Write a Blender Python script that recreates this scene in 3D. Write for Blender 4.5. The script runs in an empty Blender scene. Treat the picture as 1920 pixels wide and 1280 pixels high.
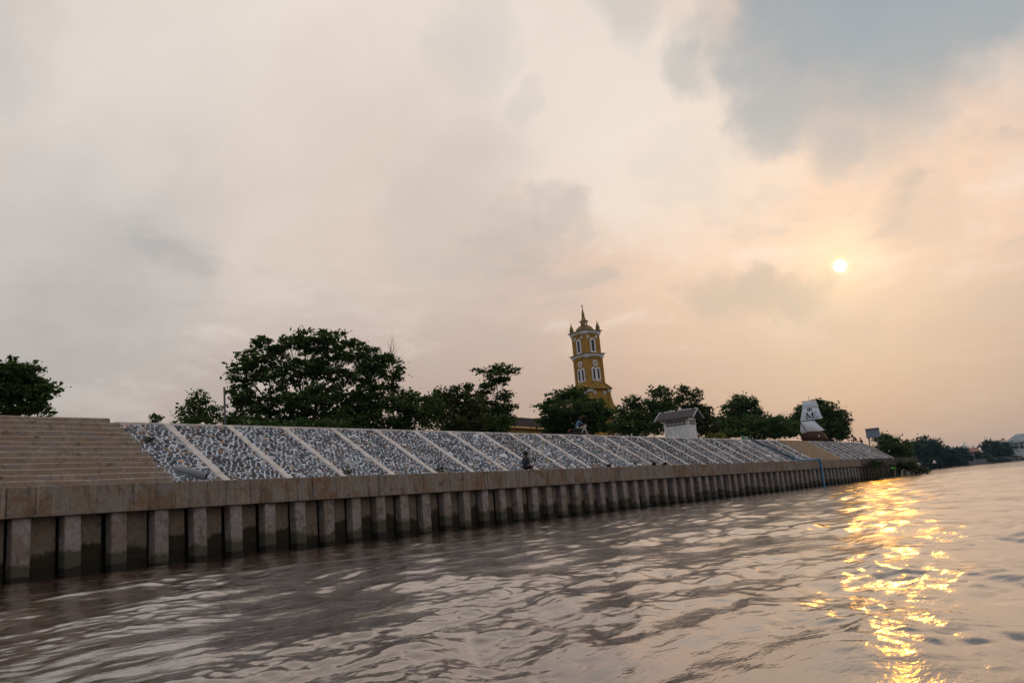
import bpy, bmesh, math, random
import numpy as np
from mathutils import Vector, Matrix
from math import radians, sin, cos, pi, atan2, sqrt, exp

random.seed(7); rng = np.random.default_rng(7)
sc = bpy.context.scene
col = sc.collection

# ------------------------------------------------------------------ camera
CAM = Vector((0, 0, 0.86))
F_PX = 1550.0
ROLL, PITCH, YAW = radians(5.14), math.atan(305/1550.0), radians(35.5)
_fw0 = Vector((cos(YAW), sin(YAW), 0)); _rt0 = Vector((sin(YAW), -cos(YAW), 0)); _up0 = Vector((0, 0, 1))
FW = _fw0*cos(PITCH) + _up0*sin(PITCH)
_up1 = _up0*cos(PITCH) - _fw0*sin(PITCH)
RT = _rt0*cos(ROLL) - _up1*sin(ROLL)
UP = _rt0*sin(ROLL) + _up1*cos(ROLL)
cam = bpy.data.cameras.new('camera')
cam.sensor_width = 36.0; cam.lens = F_PX/1920*36.0
cam.clip_start = 0.05; cam.clip_end = 12000
co = bpy.data.objects.new('camera', cam); col.objects.link(co)
m3 = Matrix((RT, UP, -FW)).transposed()
co.matrix_world = Matrix.Translation(CAM) @ m3.to_4x4()
sc.camera = co

def ray(x, y):
    return FW + RT*((x-960)/F_PX) - UP*((y-640)/F_PX)
def at(x, y, d):                       # the point d metres away (over the ground) that the photo shows at x, y
    r = ray(x, y); h = sqrt(r.x*r.x + r.y*r.y)
    return CAM + r*(d/h)
def at_y(x, y, Y):
    r = ray(x, y); return CAM + r*((Y-CAM.y)/r.y)
def mpp(d):                            # metres per photo pixel at that distance
    return d/F_PX

# ------------------------------------------------------------------ sun, sky, exposure
SUN = ray(1575, 499).normalized()
SUN_EL = math.asin(SUN.z); SUN_AZ = atan2(SUN.y, SUN.x)
sun = bpy.data.lights.new('sun', 'SUN'); sun.energy = 0.11; sun.angle = radians(0.7); sun.color = (1.0, 0.40, 0.02)     # a low sun dimmed by veils of cloud and dust
so = bpy.data.objects.new('sun', sun); col.objects.link(so)
so.rotation_euler = (-SUN).to_track_quat('-Z', 'Y').to_euler()
so.location = (200, 60, 120)

sc.view_settings.view_transform = 'Standard'; sc.view_settings.look = 'None'
sc.view_settings.exposure = 0.0; sc.view_settings.gamma = 1.0; sc.view_settings.use_curve_mapping = False
sc.render.engine = 'CYCLES'
sc.cycles.volume_bounces = 0; sc.cycles.max_bounces = 8
sc.cycles.use_denoising = True
sc.cycles.sample_clamp_indirect = 6.0

world = bpy.data.worlds.new('World'); sc.world = world; world.use_nodes = True
NT = world.node_tree; NT.nodes.clear()
class G:                                # tiny node-graph helper
    def __init__(s, nt): s.nt = nt
    def n(s, t, **kw):
        x = s.nt.nodes.new(t)
        for k, v in kw.items(): setattr(x, k, v)
        return x
    def put(s, inp, v):
        if isinstance(v, bpy.types.NodeSocket): s.nt.links.new(v, inp)
        elif isinstance(v, (tuple, list, Vector)):
            v = tuple(v); inp.default_value = v if len(inp.default_value) == len(v) else v + (1,)
        else: inp.default_value = v
    def math(s, op, a, b=0.0, c=None, clamp=False):
        x = s.n('ShaderNodeMath', operation=op, use_clamp=clamp); s.put(x.inputs[0], a); s.put(x.inputs[1], b)
        if c is not None: s.put(x.inputs[2], c)
        return x.outputs[0]
    def vm(s, op, a, b=(0, 0, 0)):
        x = s.n('ShaderNodeVectorMath', operation=op); s.put(x.inputs[0], a); s.put(x.inputs[1], b)
        return x.outputs['Value'] if op in ('DOT_PRODUCT', 'LENGTH') else x.outputs['Vector']
    def scale(s, a, f):
        x = s.n('ShaderNodeVectorMath', operation='SCALE'); s.put(x.inputs[0], a); s.put(x.inputs['Scale'], f); return x.outputs[0]
    def rng(s, v, a, b, lo=0.0, hi=1.0, smooth=True):
        x = s.n('ShaderNodeMapRange', interpolation_type='SMOOTHSTEP' if smooth else 'LINEAR')
        s.put(x.inputs[0], v); s.put(x.inputs[1], a); s.put(x.inputs[2], b); s.put(x.inputs[3], lo); s.put(x.inputs[4], hi)
        return x.outputs[0]
    def mix(s, f, a, b, blend='MIX'):
        x = s.n('ShaderNodeMix', data_type='RGBA', blend_type=blend); x.clamp_factor = True
        s.put(x.inputs[0], f); s.put(x.inputs[6], a); s.put(x.inputs[7], b); return x.outputs[2]
    def noise(s, vec, scale, detail=4.0, rough=0.55, dist=0.0, color=False):
        x = s.n('ShaderNodeTexNoise'); s.put(x.inputs['Vector'], vec); x.inputs['Scale'].default_value = scale
        x.inputs['Detail'].default_value = detail; x.inputs['Roughness'].default_value = rough; x.inputs['Distortion'].default_value = dist
        return x.outputs['Color' if color else 'Fac']
    def sep(s, v):
        x = s.n('ShaderNodeSeparateXYZ'); s.put(x.inputs[0], v); return x.outputs

def build_sky():
    g = G(NT)
    tc = g.n('ShaderNodeTexCoord').outputs['Generated']
    D = g.vm('NORMALIZE', tc)
    X, Y, Z = g.sep(D)
    # cloud-layer coordinates: the direction projected on a layer overhead
    inv = g.math('DIVIDE', 1.0, g.math('ADD', g.math('MAXIMUM', Z, 0.0), 0.20))
    P = g.scale(D, inv)
    n1 = g.noise(P, 0.9, 4, 0.5, 0.4)
    n2 = g.noise(g.vm('ADD', P, (3.1, 7.7, 0.4)), 2.1, 6, 0.58, 0.5)
    n3 = g.noise(g.vm('ADD', P, (9.1, 1.7, 2.4)), 5.5, 5, 0.6, 0.3)
    warp = g.noise(D, 4.0, 5, 0.6, 0.0, color=True)
    warp2 = g.noise(D, 15.0, 5, 0.62, 0.0, color=True)
    W = g.vm('ADD', D, g.scale(g.vm('SUBTRACT', warp, (0.5, 0.5, 0.5)), 0.20))
    W = g.vm('ADD', W, g.scale(g.vm('SUBTRACT', warp2, (0.5, 0.5, 0.5)), 0.06))
    W = g.vm('NORMALIZE', W)
    sd = g.vm('DOT_PRODUCT', D, tuple(SUN))
    sdw = g.vm('DOT_PRODUCT', W, tuple(SUN))
    # base: cool grey away from the sun, cream higher up, peach towards the sun, dusty pink low down
    grey = (0.465, 0.425, 0.405); cream = (0.80, 0.69, 0.62); peach = (0.88, 0.62, 0.465); pink = (0.475, 0.337, 0.280)
    hi = g.math('ADD', g.math('MULTIPLY', Z, 1.0), g.math('MULTIPLY', g.math('SUBTRACT', n1, 0.5), 0.30))
    c = g.mix(g.rng(hi, 0.10, 0.36), grey, cream)
    c = g.mix(g.math('MULTIPLY', g.rng(sdw, 0.70, 0.98), 0.55), c, (0.70, 0.50, 0.405))
    c = g.mix(g.math('MULTIPLY', g.rng(sdw, 0.93, 0.998), 0.65), c, peach)
    # dusty band over the horizon, warmest below the sun
    band = g.math('MULTIPLY', g.rng(Z, 0.27, 0.03), g.rng(sd, 0.58, 0.92, 0.22, 1.0))
    c = g.mix(g.math('MULTIPLY', band, 1.0), c, pink)
    # soft light and dark cloud texture
    tex = g.math('ADD', g.math('MULTIPLY', g.math('SUBTRACT', n2, 0.5), 0.9), g.math('MULTIPLY', g.math('SUBTRACT', n3, 0.5), 0.5))
    amt = g.rng(Z, 0.06, 0.34, 0.18, 1.0)
    c = g.mix(g.math('MULTIPLY', g.rng(tex, 0.0, -0.18, 0, 0.66), amt), c, (0.50, 0.45, 0.42))
    c = g.mix(g.math('MULTIPLY', g.rng(tex, 0.0, 0.20, 0, 0.5), amt), c, (0.92, 0.82, 0.735))
    def blob(px, py, r_in, r_out, colr, amount, vec=W):
        nonlocal c
        d = ray(px, py).normalized()
        dt = g.vm('DOT_PRODUCT', vec, tuple(d))
        f = g.rng(dt, cos(r_out/F_PX), cos(r_in/F_PX), 0, amount)
        c = g.mix(f, c, colr)
    cream2 = (0.88, 0.79, 0.70)
    blob(1000, 110, 20, 360, cream2, 0.75); blob(520, 60, 20, 360, cream2, 0.6); blob(1250, 250, 10, 280, cream2, 0.65); blob(1880, 60, 5, 120, (0.70, 0.62, 0.56), 0.5)
    blob(90, 500, 20, 330, (0.42, 0.42, 0.42), 0.5); blob(170, 170, 10, 260, (0.72, 0.665, 0.62), 0.5); blob(-20, 60, 10, 160, (0.50, 0.48, 0.47), 0.5); blob(300, 360, 10, 200, (0.47, 0.48, 0.48), 0.25)
    blob(650, 330, 10, 340, (0.72, 0.61, 0.53), 0.65); blob(330, 120, 10, 260, (0.80, 0.715, 0.65), 0.55); blob(860, 370, 10, 200, (0.55, 0.50, 0.455), 0.35); blob(860, 80, 5, 110, (0.58, 0.57, 0.55), 0.4)
    blue = (0.325, 0.385, 0.435); blue2 = (0.37, 0.41, 0.44)
    for q in [(1640, 10, 20, 205, 0.8), (1450, 165, 10, 115, 0.6), (1760, -55, 50, 195, 0.85), (1530, -10, 20, 140, 0.7),
              (1200, 15, 5, 85, 0.28), (1345, 75, 5, 65, 0.35), (1295, 135, 5, 55, 0.45), (1900, -260, 80, 360, 0.65)]:
        blob(q[0], q[1], q[2], q[3], blue, q[4])
    for q in [(1420, 200, 10, 100, 0.55), (1640, 215, 20, 150, 0.45), (1545, 275, 5, 70, 0.5), (1720, 130, 20, 140, 0.4)]:
        blob(q[0], q[1], q[2], q[3], blue2, q[4])
    blob(1060, 400, 5, 60, (0.50, 0.47, 0.44), 0.55); blob(960, 205, 5, 50, (0.60, 0.56, 0.52), 0.4)
    dk = (0.485, 0.42, 0.375)
    for q in [(1500, 545, 15, 52, 0.8), (1420, 556, 15, 62, 0.75), (1330, 570, 5, 80, 0.6), (1546, 530, 4, 24, 0.7), (1570, 600, 10, 110, 0.35), (1760, 410, 5, 90, 0.35),
              (1850, 690, 30, 240, 0.35), (1450, 660, 30, 200, 0.35)]:
        blob(q[0], q[1], q[2], q[3], dk, q[4])
    # behind and beside the view the cloud cover carries on, a little greyer
    c = g.mix(g.rng(sd, 0.35, -0.5, 0, 0.55), c, (0.47, 0.48, 0.50))
    # glow and disc of the veiled sun
    glow = g.math('POWER', g.rng(sd, cos(radians(5.0)), 1.0, 0, 1, smooth=False), 4.0)
    c = g.mix(glow, c, (0.22, 0.15, 0.05), blend='ADD')
    glow2 = g.math('POWER', g.rng(sd, cos(radians(0.9)), 1.0, 0, 1, smooth=False), 2.0)
    c = g.mix(glow2, c, (0.30, 0.24, 0.09), blend='ADD')
    disc = g.rng(sd, cos(radians(0.41)), cos(radians(0.34)))
    c = g.mix(disc, c, (9.0, 7.6, 5.2))
    cloud = g.n('ShaderNodeBackground'); g.put(cloud.inputs[0], c); cloud.inputs[1].default_value = 1.0
    sky = g.n('ShaderNodeTexSky', sky_type='NISHITA'); sky.sun_disc = False
    sky.sun_elevation = SUN_EL; sky.sun_rotation = pi/2 - SUN_AZ; sky.dust_density = 4.0; sky.air_density = 1.5
    clear = g.n('ShaderNodeBackground'); g.put(clear.inputs[0], sky.outputs[0]); clear.inputs[1].default_value = 0.06
    mx = g.n('ShaderNodeMixShader'); mx.inputs[0].default_value = 0.94      # the cloud layer covers nearly all of the clear sky
    NT.links.new(clear.outputs[0], mx.inputs[1]); NT.links.new(cloud.outputs[0], mx.inputs[2])
    out = g.n('ShaderNodeOutputWorld'); NT.links.new(mx.outputs[0], out.inputs[0])
build_sky()

# ------------------------------------------------------------------ helpers
def tag(o, label=None, cat=None, group=None, kind=None):
    if label: o['label'] = label
    if cat: o['category'] = cat
    if group: o['group'] = group
    if kind: o['kind'] = kind
    return o
def empty(name, loc=(0, 0, 0), rz=0.0):
    o = bpy.data.objects.new(name, None); col.objects.link(o)
    o.location = loc; o.rotation_euler = (0, 0, rz); o.empty_display_size = 0.3
    return o
def link(name, me, m, parent=None, smooth=False):
    o = bpy.data.objects.new(name, me); col.objects.link(o)
    if m is not None and not me.materials: me.materials.append(m)
    if parent is not None: o.parent = parent
    if smooth: me.polygons.foreach_set('use_smooth', [True]*len(me.polygons))
    return o
class MB:
    """Collects boxes, tubes and polygons; build() links them as one mesh object."""
    def __init__(s): s.v = []; s.f = []; s.mi = []
    def poly(s, pts, faces, mi=0):
        b = len(s.v); s.v += [tuple(p) for p in pts]; s.f += [tuple(b+i for i in f) for f in faces]; s.mi += [mi]*len(faces); return s
    def box(s, x0, x1, y0, y1, z0, z1, bev=0.0, mi=0):
        if bev <= 0:
            P = [(x, y, z) for z in (z0, z1) for y in (y0, y1) for x in (x0, x1)]
            return s.poly(P, [(0, 2, 3, 1), (4, 5, 7, 6), (0, 1, 5, 4), (2, 6, 7, 3), (0, 4, 6, 2), (1, 3, 7, 5)], mi)
        bm = bmesh.new(); bmesh.ops.create_cube(bm, size=1)
        for v in bm.verts: v.co = ((x0+x1)/2+v.co.x*(x1-x0), (y0+y1)/2+v.co.y*(y1-y0), (z0+z1)/2+v.co.z*(z1-z0))
        bmesh.ops.bevel(bm, geom=bm.edges[:], offset=bev, segments=1, affect='EDGES')
        bm.verts.index_update()
        s.poly([v.co[:] for v in bm.verts], [[v.index for v in f.verts] for f in bm.faces], mi); bm.free(); return s
    def tube(s, pts, rad, n=6, mi=0, cap=True):
        pts = [Vector(p) for p in pts]; k = len(pts)
        if not isinstance(rad, (list, tuple)): rad = [rad]*k
        b = len(s.v); ref = Vector((0, 0, 1))
        for i, p in enumerate(pts):
            t = (pts[min(i+1, k-1)] - pts[max(i-1, 0)]).normalized()
            if abs(t.dot(ref)) > 0.95: ref = Vector((1, 0, 0)) if abs(t.x) < 0.9 else Vector((0, 1, 0))
            a = t.cross(ref).normalized(); c2 = t.cross(a)
            for j in range(n):
                q = p + (a*cos(2*pi*j/n) + c2*sin(2*pi*j/n))*rad[i]; s.v.append(q[:])
        for i in range(k-1):
            for j in range(n):
                s.f.append((b+i*n+j, b+i*n+(j+1) % n, b+(i+1)*n+(j+1) % n, b+(i+1)*n+j)); s.mi.append(mi)
        if cap:
            s.f.append(tuple(b+j for j in range(n))[::-1]); s.f.append(tuple(b+(k-1)*n+j for j in range(n))); s.mi += [mi, mi]
        return s
    def lathe(s, prof, n=12, c=(0, 0, 0), mi=0):
        b = len(s.v)
        for r, z in prof:
            for j in range(n): s.v.append((c[0]+r*cos(2*pi*j/n), c[1]+r*sin(2*pi*j/n), c[2]+z))
        for i in range(len(prof)-1):
            for j in range(n): s.f.append((b+i*n+j, b+i*n+(j+1) % n, b+(i+1)*n+(j+1) % n, b+(i+1)*n+j)); s.mi.append(mi)
        s.f.append(tuple(b+(len(prof)-1)*n+j for j in range(n))); s.mi.append(mi)
        return s
    def ball(s, c, r, n=8, m=6, mi=0):
        rx, ry, rz = r if isinstance(r, (tuple, list)) else (r, r, r)
        b = len(s.v)
        for i in range(m+1):
            th = pi*i/m
            for j in range(n): s.v.append((c[0]+rx*sin(th)*cos(2*pi*j/n), c[1]+ry*sin(th)*sin(2*pi*j/n), c[2]-rz*cos(th)))
        for i in range(m):
            for j in range(n): s.f.append((b+i*n+j, b+i*n+(j+1) % n, b+(i+1)*n+(j+1) % n, b+(i+1)*n+j)); s.mi.append(mi)
        return s
    def mesh(s, name):
        me = bpy.data.meshes.new(name); me.from_pydata(s.v, [], s.f); me.update(); return me
    def build(s, name, m, parent=None, smooth=False):
        me = s.mesh(name)
        ms = m if isinstance(m, (list, tuple)) else [m]
        for x in ms: me.materials.append(x)
        if len(ms) > 1: me.polygons.foreach_set('material_index', s.mi)
        return link(name, me, None, parent, smooth)

# ------------------------------------------------------------------ materials
MATS = {}
def mat(name, base, rough=0.85, var=0.25, scale=3.0, bump=0.25, bscale=None, spec=0.3, tint=None, metal=0.0, stretch=None):
    if name in MATS: return MATS[name]
    m = bpy.data.materials.new(name); m.use_nodes = True; nt = m.node_tree; g = G(nt)
    b = nt.nodes['Principled BSDF']; b.inputs['Roughness'].default_value = rough; b.inputs['Metallic'].default_value = metal
    b.inputs['Specular IOR Level'].default_value = spec
    pos = g.n('ShaderNodeTexCoord').outputs['Object']
    if stretch: pos = g.vm('MULTIPLY', pos, stretch)
    n = g.noise(pos, scale, 6, 0.6); n2 = g.noise(pos, scale*5.3, 4, 0.6)
    f = g.math('ADD', g.math('MULTIPLY', n, 0.7), g.math('MULTIPLY', n2, 0.3))
    dark = tuple(x*(1-var) for x in base); light = tuple(min(1, x*(1+var)) for x in base)
    c = g.mix(g.rng(f, 0.32, 0.68), dark, light)
    if tint:
        tcol, lo, hi, amt = tint
        c = g.mix(g.rng(g.noise(pos, scale*0.6, 5, 0.6, 0.4), lo, hi, 0, amt), c, tcol)
    g.put(b.inputs['Base Color'], c)
    if bump:
        bn = g.n('ShaderNodeBump'); bn.inputs['Strength'].default_value = bump; bn.inputs['Distance'].default_value = 0.02
        g.put(bn.inputs['Height'], g.noise(pos, bscale or scale*8, 5, 0.65)); g.put(b.inputs['Normal'], bn.outputs[0])
    MATS[name] = m; return m

def concrete_cap(name, base, ochre, dark_amt, streak=0.5):
    m = bpy.data.materials.new(name); m.use_nodes = True; g = G(m.node_tree); b = m.node_tree.nodes['Principled BSDF']
    b.inputs['Roughness'].default_value = 0.9; b.inputs['Specular IOR Level'].default_value = 0.25
    pos = g.n('ShaderNodeNewGeometry').outputs['Position']
    n1 = g.noise(pos, 1.1, 6, 0.62, 0.2); n2 = g.noise(pos, 7.0, 6, 0.65); n3 = g.noise(pos, 45.0, 3, 0.6)
    c = g.mix(g.rng(n2, 0.3, 0.7), tuple(x*0.72 for x in base), tuple(x*1.22 for x in base))
    c = g.mix(g.rng(n1, 0.48, 0.58, 0, 0.85), c, ochre)
    st = g.noise(g.vm('MULTIPLY', pos, (5.0, 5.0, 0.35)), 1.0, 6, 0.62)           # streaks running down the face
    c = g.mix(g.rng(st, 0.51, 0.63, 0, dark_amt), c, tuple(x*0.33 for x in base))
    st2 = g.noise(g.vm('MULTIPLY', g.vm('ADD', pos, (31, 7, 3)), (9.0, 9.0, 0.5)), 1.0, 4, 0.6)
    c = g.mix(g.rng(st2, 0.54, 0.66, 0, streak), c, tuple(min(1, x*1.7) for x in base))
    bl = g.noise(g.vm('ADD', pos, (11, 3, 5)), 2.3, 5, 0.7, 0.6)
    c = g.mix(g.rng(bl, 0.57, 0.66, 0, 0.75), c, (0.05, 0.042, 0.042))
    gp = g.noise(g.vm('ADD', pos, (4, 9, 2)), 1.6, 4, 0.6)
    c = g.mix(g.rng(gp, 0.53, 0.62, 0, 0.6), c, (0.22, 0.215, 0.23))
    c = g.mix(g.rng(n3, 0.35, 0.7, 0.0, 0.35), c, tuple(x*0.55 for x in base))
    g.put(b.inputs['Base Color'], c)
    bn = g.n('ShaderNodeBump'); bn.inputs['Strength'].default_value = 0.5; bn.inputs['Distance'].default_value = 0.015
    g.put(bn.inputs['Height'], g.math('ADD', n2, g.math('MULTIPLY', n3, 0.4))); g.put(b.inputs['Normal'], bn.outputs[0])
    MATS[name] = m; return m

def tidal_concrete(name, base, algae_top, wet_top, algae=(0.055, 0.06, 0.03)):
    """Concrete that carries the river's marks: a green band of algae and a black slick at the waterline."""
    m = bpy.data.materials.new(name); m.use_nodes = True; g = G(m.node_tree); b = m.node_tree.nodes['Principled BSDF']
    b.inputs['Roughness'].default_value = 0.88; b.inputs['Specular IOR Level'].default_value = 0.07
    pos = g.n('ShaderNodeNewGeometry').outputs['Position']; z = g.sep(pos)[2]
    n1 = g.noise(pos, 1.3, 6, 0.62, 0.2); n2 = g.noise(pos, 8.0, 6, 0.65); n3 = g.noise(pos, 40.0, 3, 0.6)
    c = g.mix(g.rng(n2, 0.3, 0.7), tuple(x*0.7 for x in base), tuple(x*1.25 for x in base))
    c = g.mix(g.rng(n1, 0.49, 0.60, 0, 0.6), c, (0.19, 0.14, 0.095))
    bl = g.noise(g.vm('ADD', pos, (3, 8, 1)), 3.1, 5, 0.7, 0.5)
    c = g.mix(g.rng(bl, 0.54, 0.64, 0, 0.65), c, (0.06, 0.05, 0.05))
    row = g.noise(g.vm('MULTIPLY', pos, (0.55, 0.55, 0.0)), 1.0, 1, 0.5)           # the mark stands higher on some panels
    edge = g.math('ADD', g.math('MULTIPLY', g.math('SUBTRACT', n1, 0.5), 0.5), g.math('MULTIPLY', g.math('SUBTRACT', n2, 0.5), 0.25))
    edge = g.math('ADD', edge, g.math('MULTIPLY', g.math('SUBTRACT', row, 0.5), 0.7))
    oi = g.n('ShaderNodeObjectInfo').outputs['Random']
    edge = g.math('ADD', edge, g.math('MULTIPLY', g.math('SUBTRACT', oi, 0.5), 0.34))
    za = g.math('ADD', z, edge)
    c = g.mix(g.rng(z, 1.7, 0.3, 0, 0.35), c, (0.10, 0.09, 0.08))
    c = g.mix(g.math('MULTIPLY', oi, 0.25), c, (0.15, 0.12, 0.10))
    c = g.mix(g.rng(za, algae_top, algae_top-0.16, 0, 0.92), c, algae)
    c = g.mix(g.rng(g.math('ADD', z, g.math('MULTIPLY', edge, 0.4)), wet_top, wet_top-0.08, 0, 0.95), c, (0.012, 0.011, 0.009))
    c = g.mix(g.rng(n3, 0.4, 0.7, 0, 0.3), c, tuple(x*0.5 for x in base))
    g.put(b.inputs['Base Color'], c)
    g.put(b.inputs['Roughness'], g.rng(z, wet_top+0.1, wet_top-0.15, 0.9, 0.6))
    bn = g.n('ShaderNodeBump'); bn.inputs['Strength'].default_value = 0.6; bn.inputs['Distance'].default_value = 0.02
    g.put(bn.inputs['Height'], g.math('ADD', n2, g.math('MULTIPLY', n3, 0.4))); g.put(b.inputs['Normal'], bn.outputs[0])
    MATS[name] = m; return m

def stone_mat():
    m = bpy.data.materials.new('river_stone'); m.use_nodes = True; g = G(m.node_tree); b = m.node_tree.nodes['Principled BSDF']
    b.inputs['Roughness'].default_value = 0.8; b.inputs['Specular IOR Level'].default_value = 0.3
    at_ = g.n('ShaderNodeAttribute', attribute_name='tint').outputs['Color']
    pos = g.n('ShaderNodeNewGeometry').outputs['Position']
    n = g.noise(pos, 14.0, 5, 0.65); n2 = g.noise(pos, 60, 3, 0.6)
    c = g.mix(g.rng(n, 0.30, 0.72, 0, 1), g.mix(1.0, at_, (0.62, 0.62, 0.62), 'MULTIPLY'), g.mix(1.0, at_, (1.3, 1.3, 1.3), 'MULTIPLY'))
    c = g.mix(g.rng(n2, 0.62, 0.75, 0, 0.5), c, (0.42, 0.42, 0.43))
    g.put(b.inputs['Base Color'], c)
    bn = g.n('ShaderNodeBump'); bn.inputs['Strength'].default_value = 0.5; bn.inputs['Distance'].default_value = 0.012
    g.put(bn.inputs['Height'], n); g.put(b.inputs['Normal'], bn.outputs[0])
    return m

def leaf_mat(name, base, warm=(0.09, 0.10, 0.03)):
    if name in MATS: return MATS[name]
    m = bpy.data.materials.new(name); m.use_nodes = True; nt = m.node_tree; g = G(nt); b = nt.nodes['Principled BSDF']
    b.inputs['Roughness'].default_value = 0.7; b.inputs['Specular IOR Level'].default_value = 0.1
    pos = g.n('ShaderNodeNewGeometry').outputs['Position']
    isl = g.n('ShaderNodeNewGeometry').outputs['Random Per Island']
    n = g.noise(pos, 0.55, 3, 0.6)
    c = g.mix(isl, tuple(x*0.55 for x in base), tuple(x*1.5 for x in base))
    c = g.mix(g.rng(n, 0.55, 0.72, 0, 0.55), c, warm)
    g.put(b.inputs['Base Color'], c)
    tr = g.n('ShaderNodeBsdfTranslucent'); g.put(tr.inputs[0], g.mix(1.0, c, (1.3, 1.5, 0.7), 'MULTIPLY'))
    mx = g.n('ShaderNodeMixShader'); mx.inputs[0].default_value = 0.22
    nt.links.new(b.outputs[0], mx.inputs[1]); nt.links.new(tr.outputs[0], mx.inputs[2])
    nt.links.new(mx.outputs[0], nt.nodes['Material Output'].inputs[0])
    MATS[name] = m; return m

CAPM = concrete_cap('weathered_cap_concrete', (0.215, 0.183, 0.158), (0.185, 0.108, 0.060), 0.85)
CAPOLD = concrete_cap('old_cap_concrete', (0.045, 0.042, 0.034), (0.04, 0.045, 0.02), 0.6)
STEPM = concrete_cap('stair_concrete', (0.28, 0.238, 0.202), (0.26, 0.195, 0.145), 0.14, 0.12)
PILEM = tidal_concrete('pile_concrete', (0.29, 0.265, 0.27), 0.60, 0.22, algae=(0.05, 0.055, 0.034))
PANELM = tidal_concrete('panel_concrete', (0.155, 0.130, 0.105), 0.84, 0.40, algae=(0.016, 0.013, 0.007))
PILEOLD = tidal_concrete('old_pile_concrete', (0.055, 0.05, 0.04), 0.9, 0.3)
VOIDM = mat('wet_earth_void_shade', (0.03, 0.025, 0.02), 0.95, 0.3, 2.0)
STONEM = stone_mat()
MORTAR = mat('pale_mortar', (0.54, 0.63, 0.77), 0.9, 0.20, 4.0, 0.5, 30, tint=((0.33, 0.32, 0.31), 0.52, 0.64, 0.6))
STRIPM = mat('strip_concrete', (0.52, 0.51, 0.52), 0.9, 0.16, 3.0, 0.3, 40, tint=((0.33, 0.30, 0.27), 0.50, 0.62, 0.6))
EARTH = mat('bank_earth', (0.12, 0.10, 0.07), 0.95, 0.35, 0.6, 0.4, tint=((0.06, 0.075, 0.03), 0.45, 0.6, 0.8))
BARK = mat('bark', (0.055, 0.045, 0.037), 0.95, 0.35, 5.0, 0.6)
LEAF = leaf_mat('dark_leaf', (0.042, 0.076, 0.024), (0.07, 0.09, 0.025))
LEAF2 = leaf_mat('olive_leaf', (0.045, 0.060, 0.024))
LEAFY = leaf_mat('yellow_green_leaf', (0.13, 0.15, 0.03), (0.2, 0.17, 0.03))
LEAFB = leaf_mat('haze_tinted_leaf', (0.022, 0.042, 0.040), (0.03, 0.045, 0.03))  # bluish base colour carries painted distance haze

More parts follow.
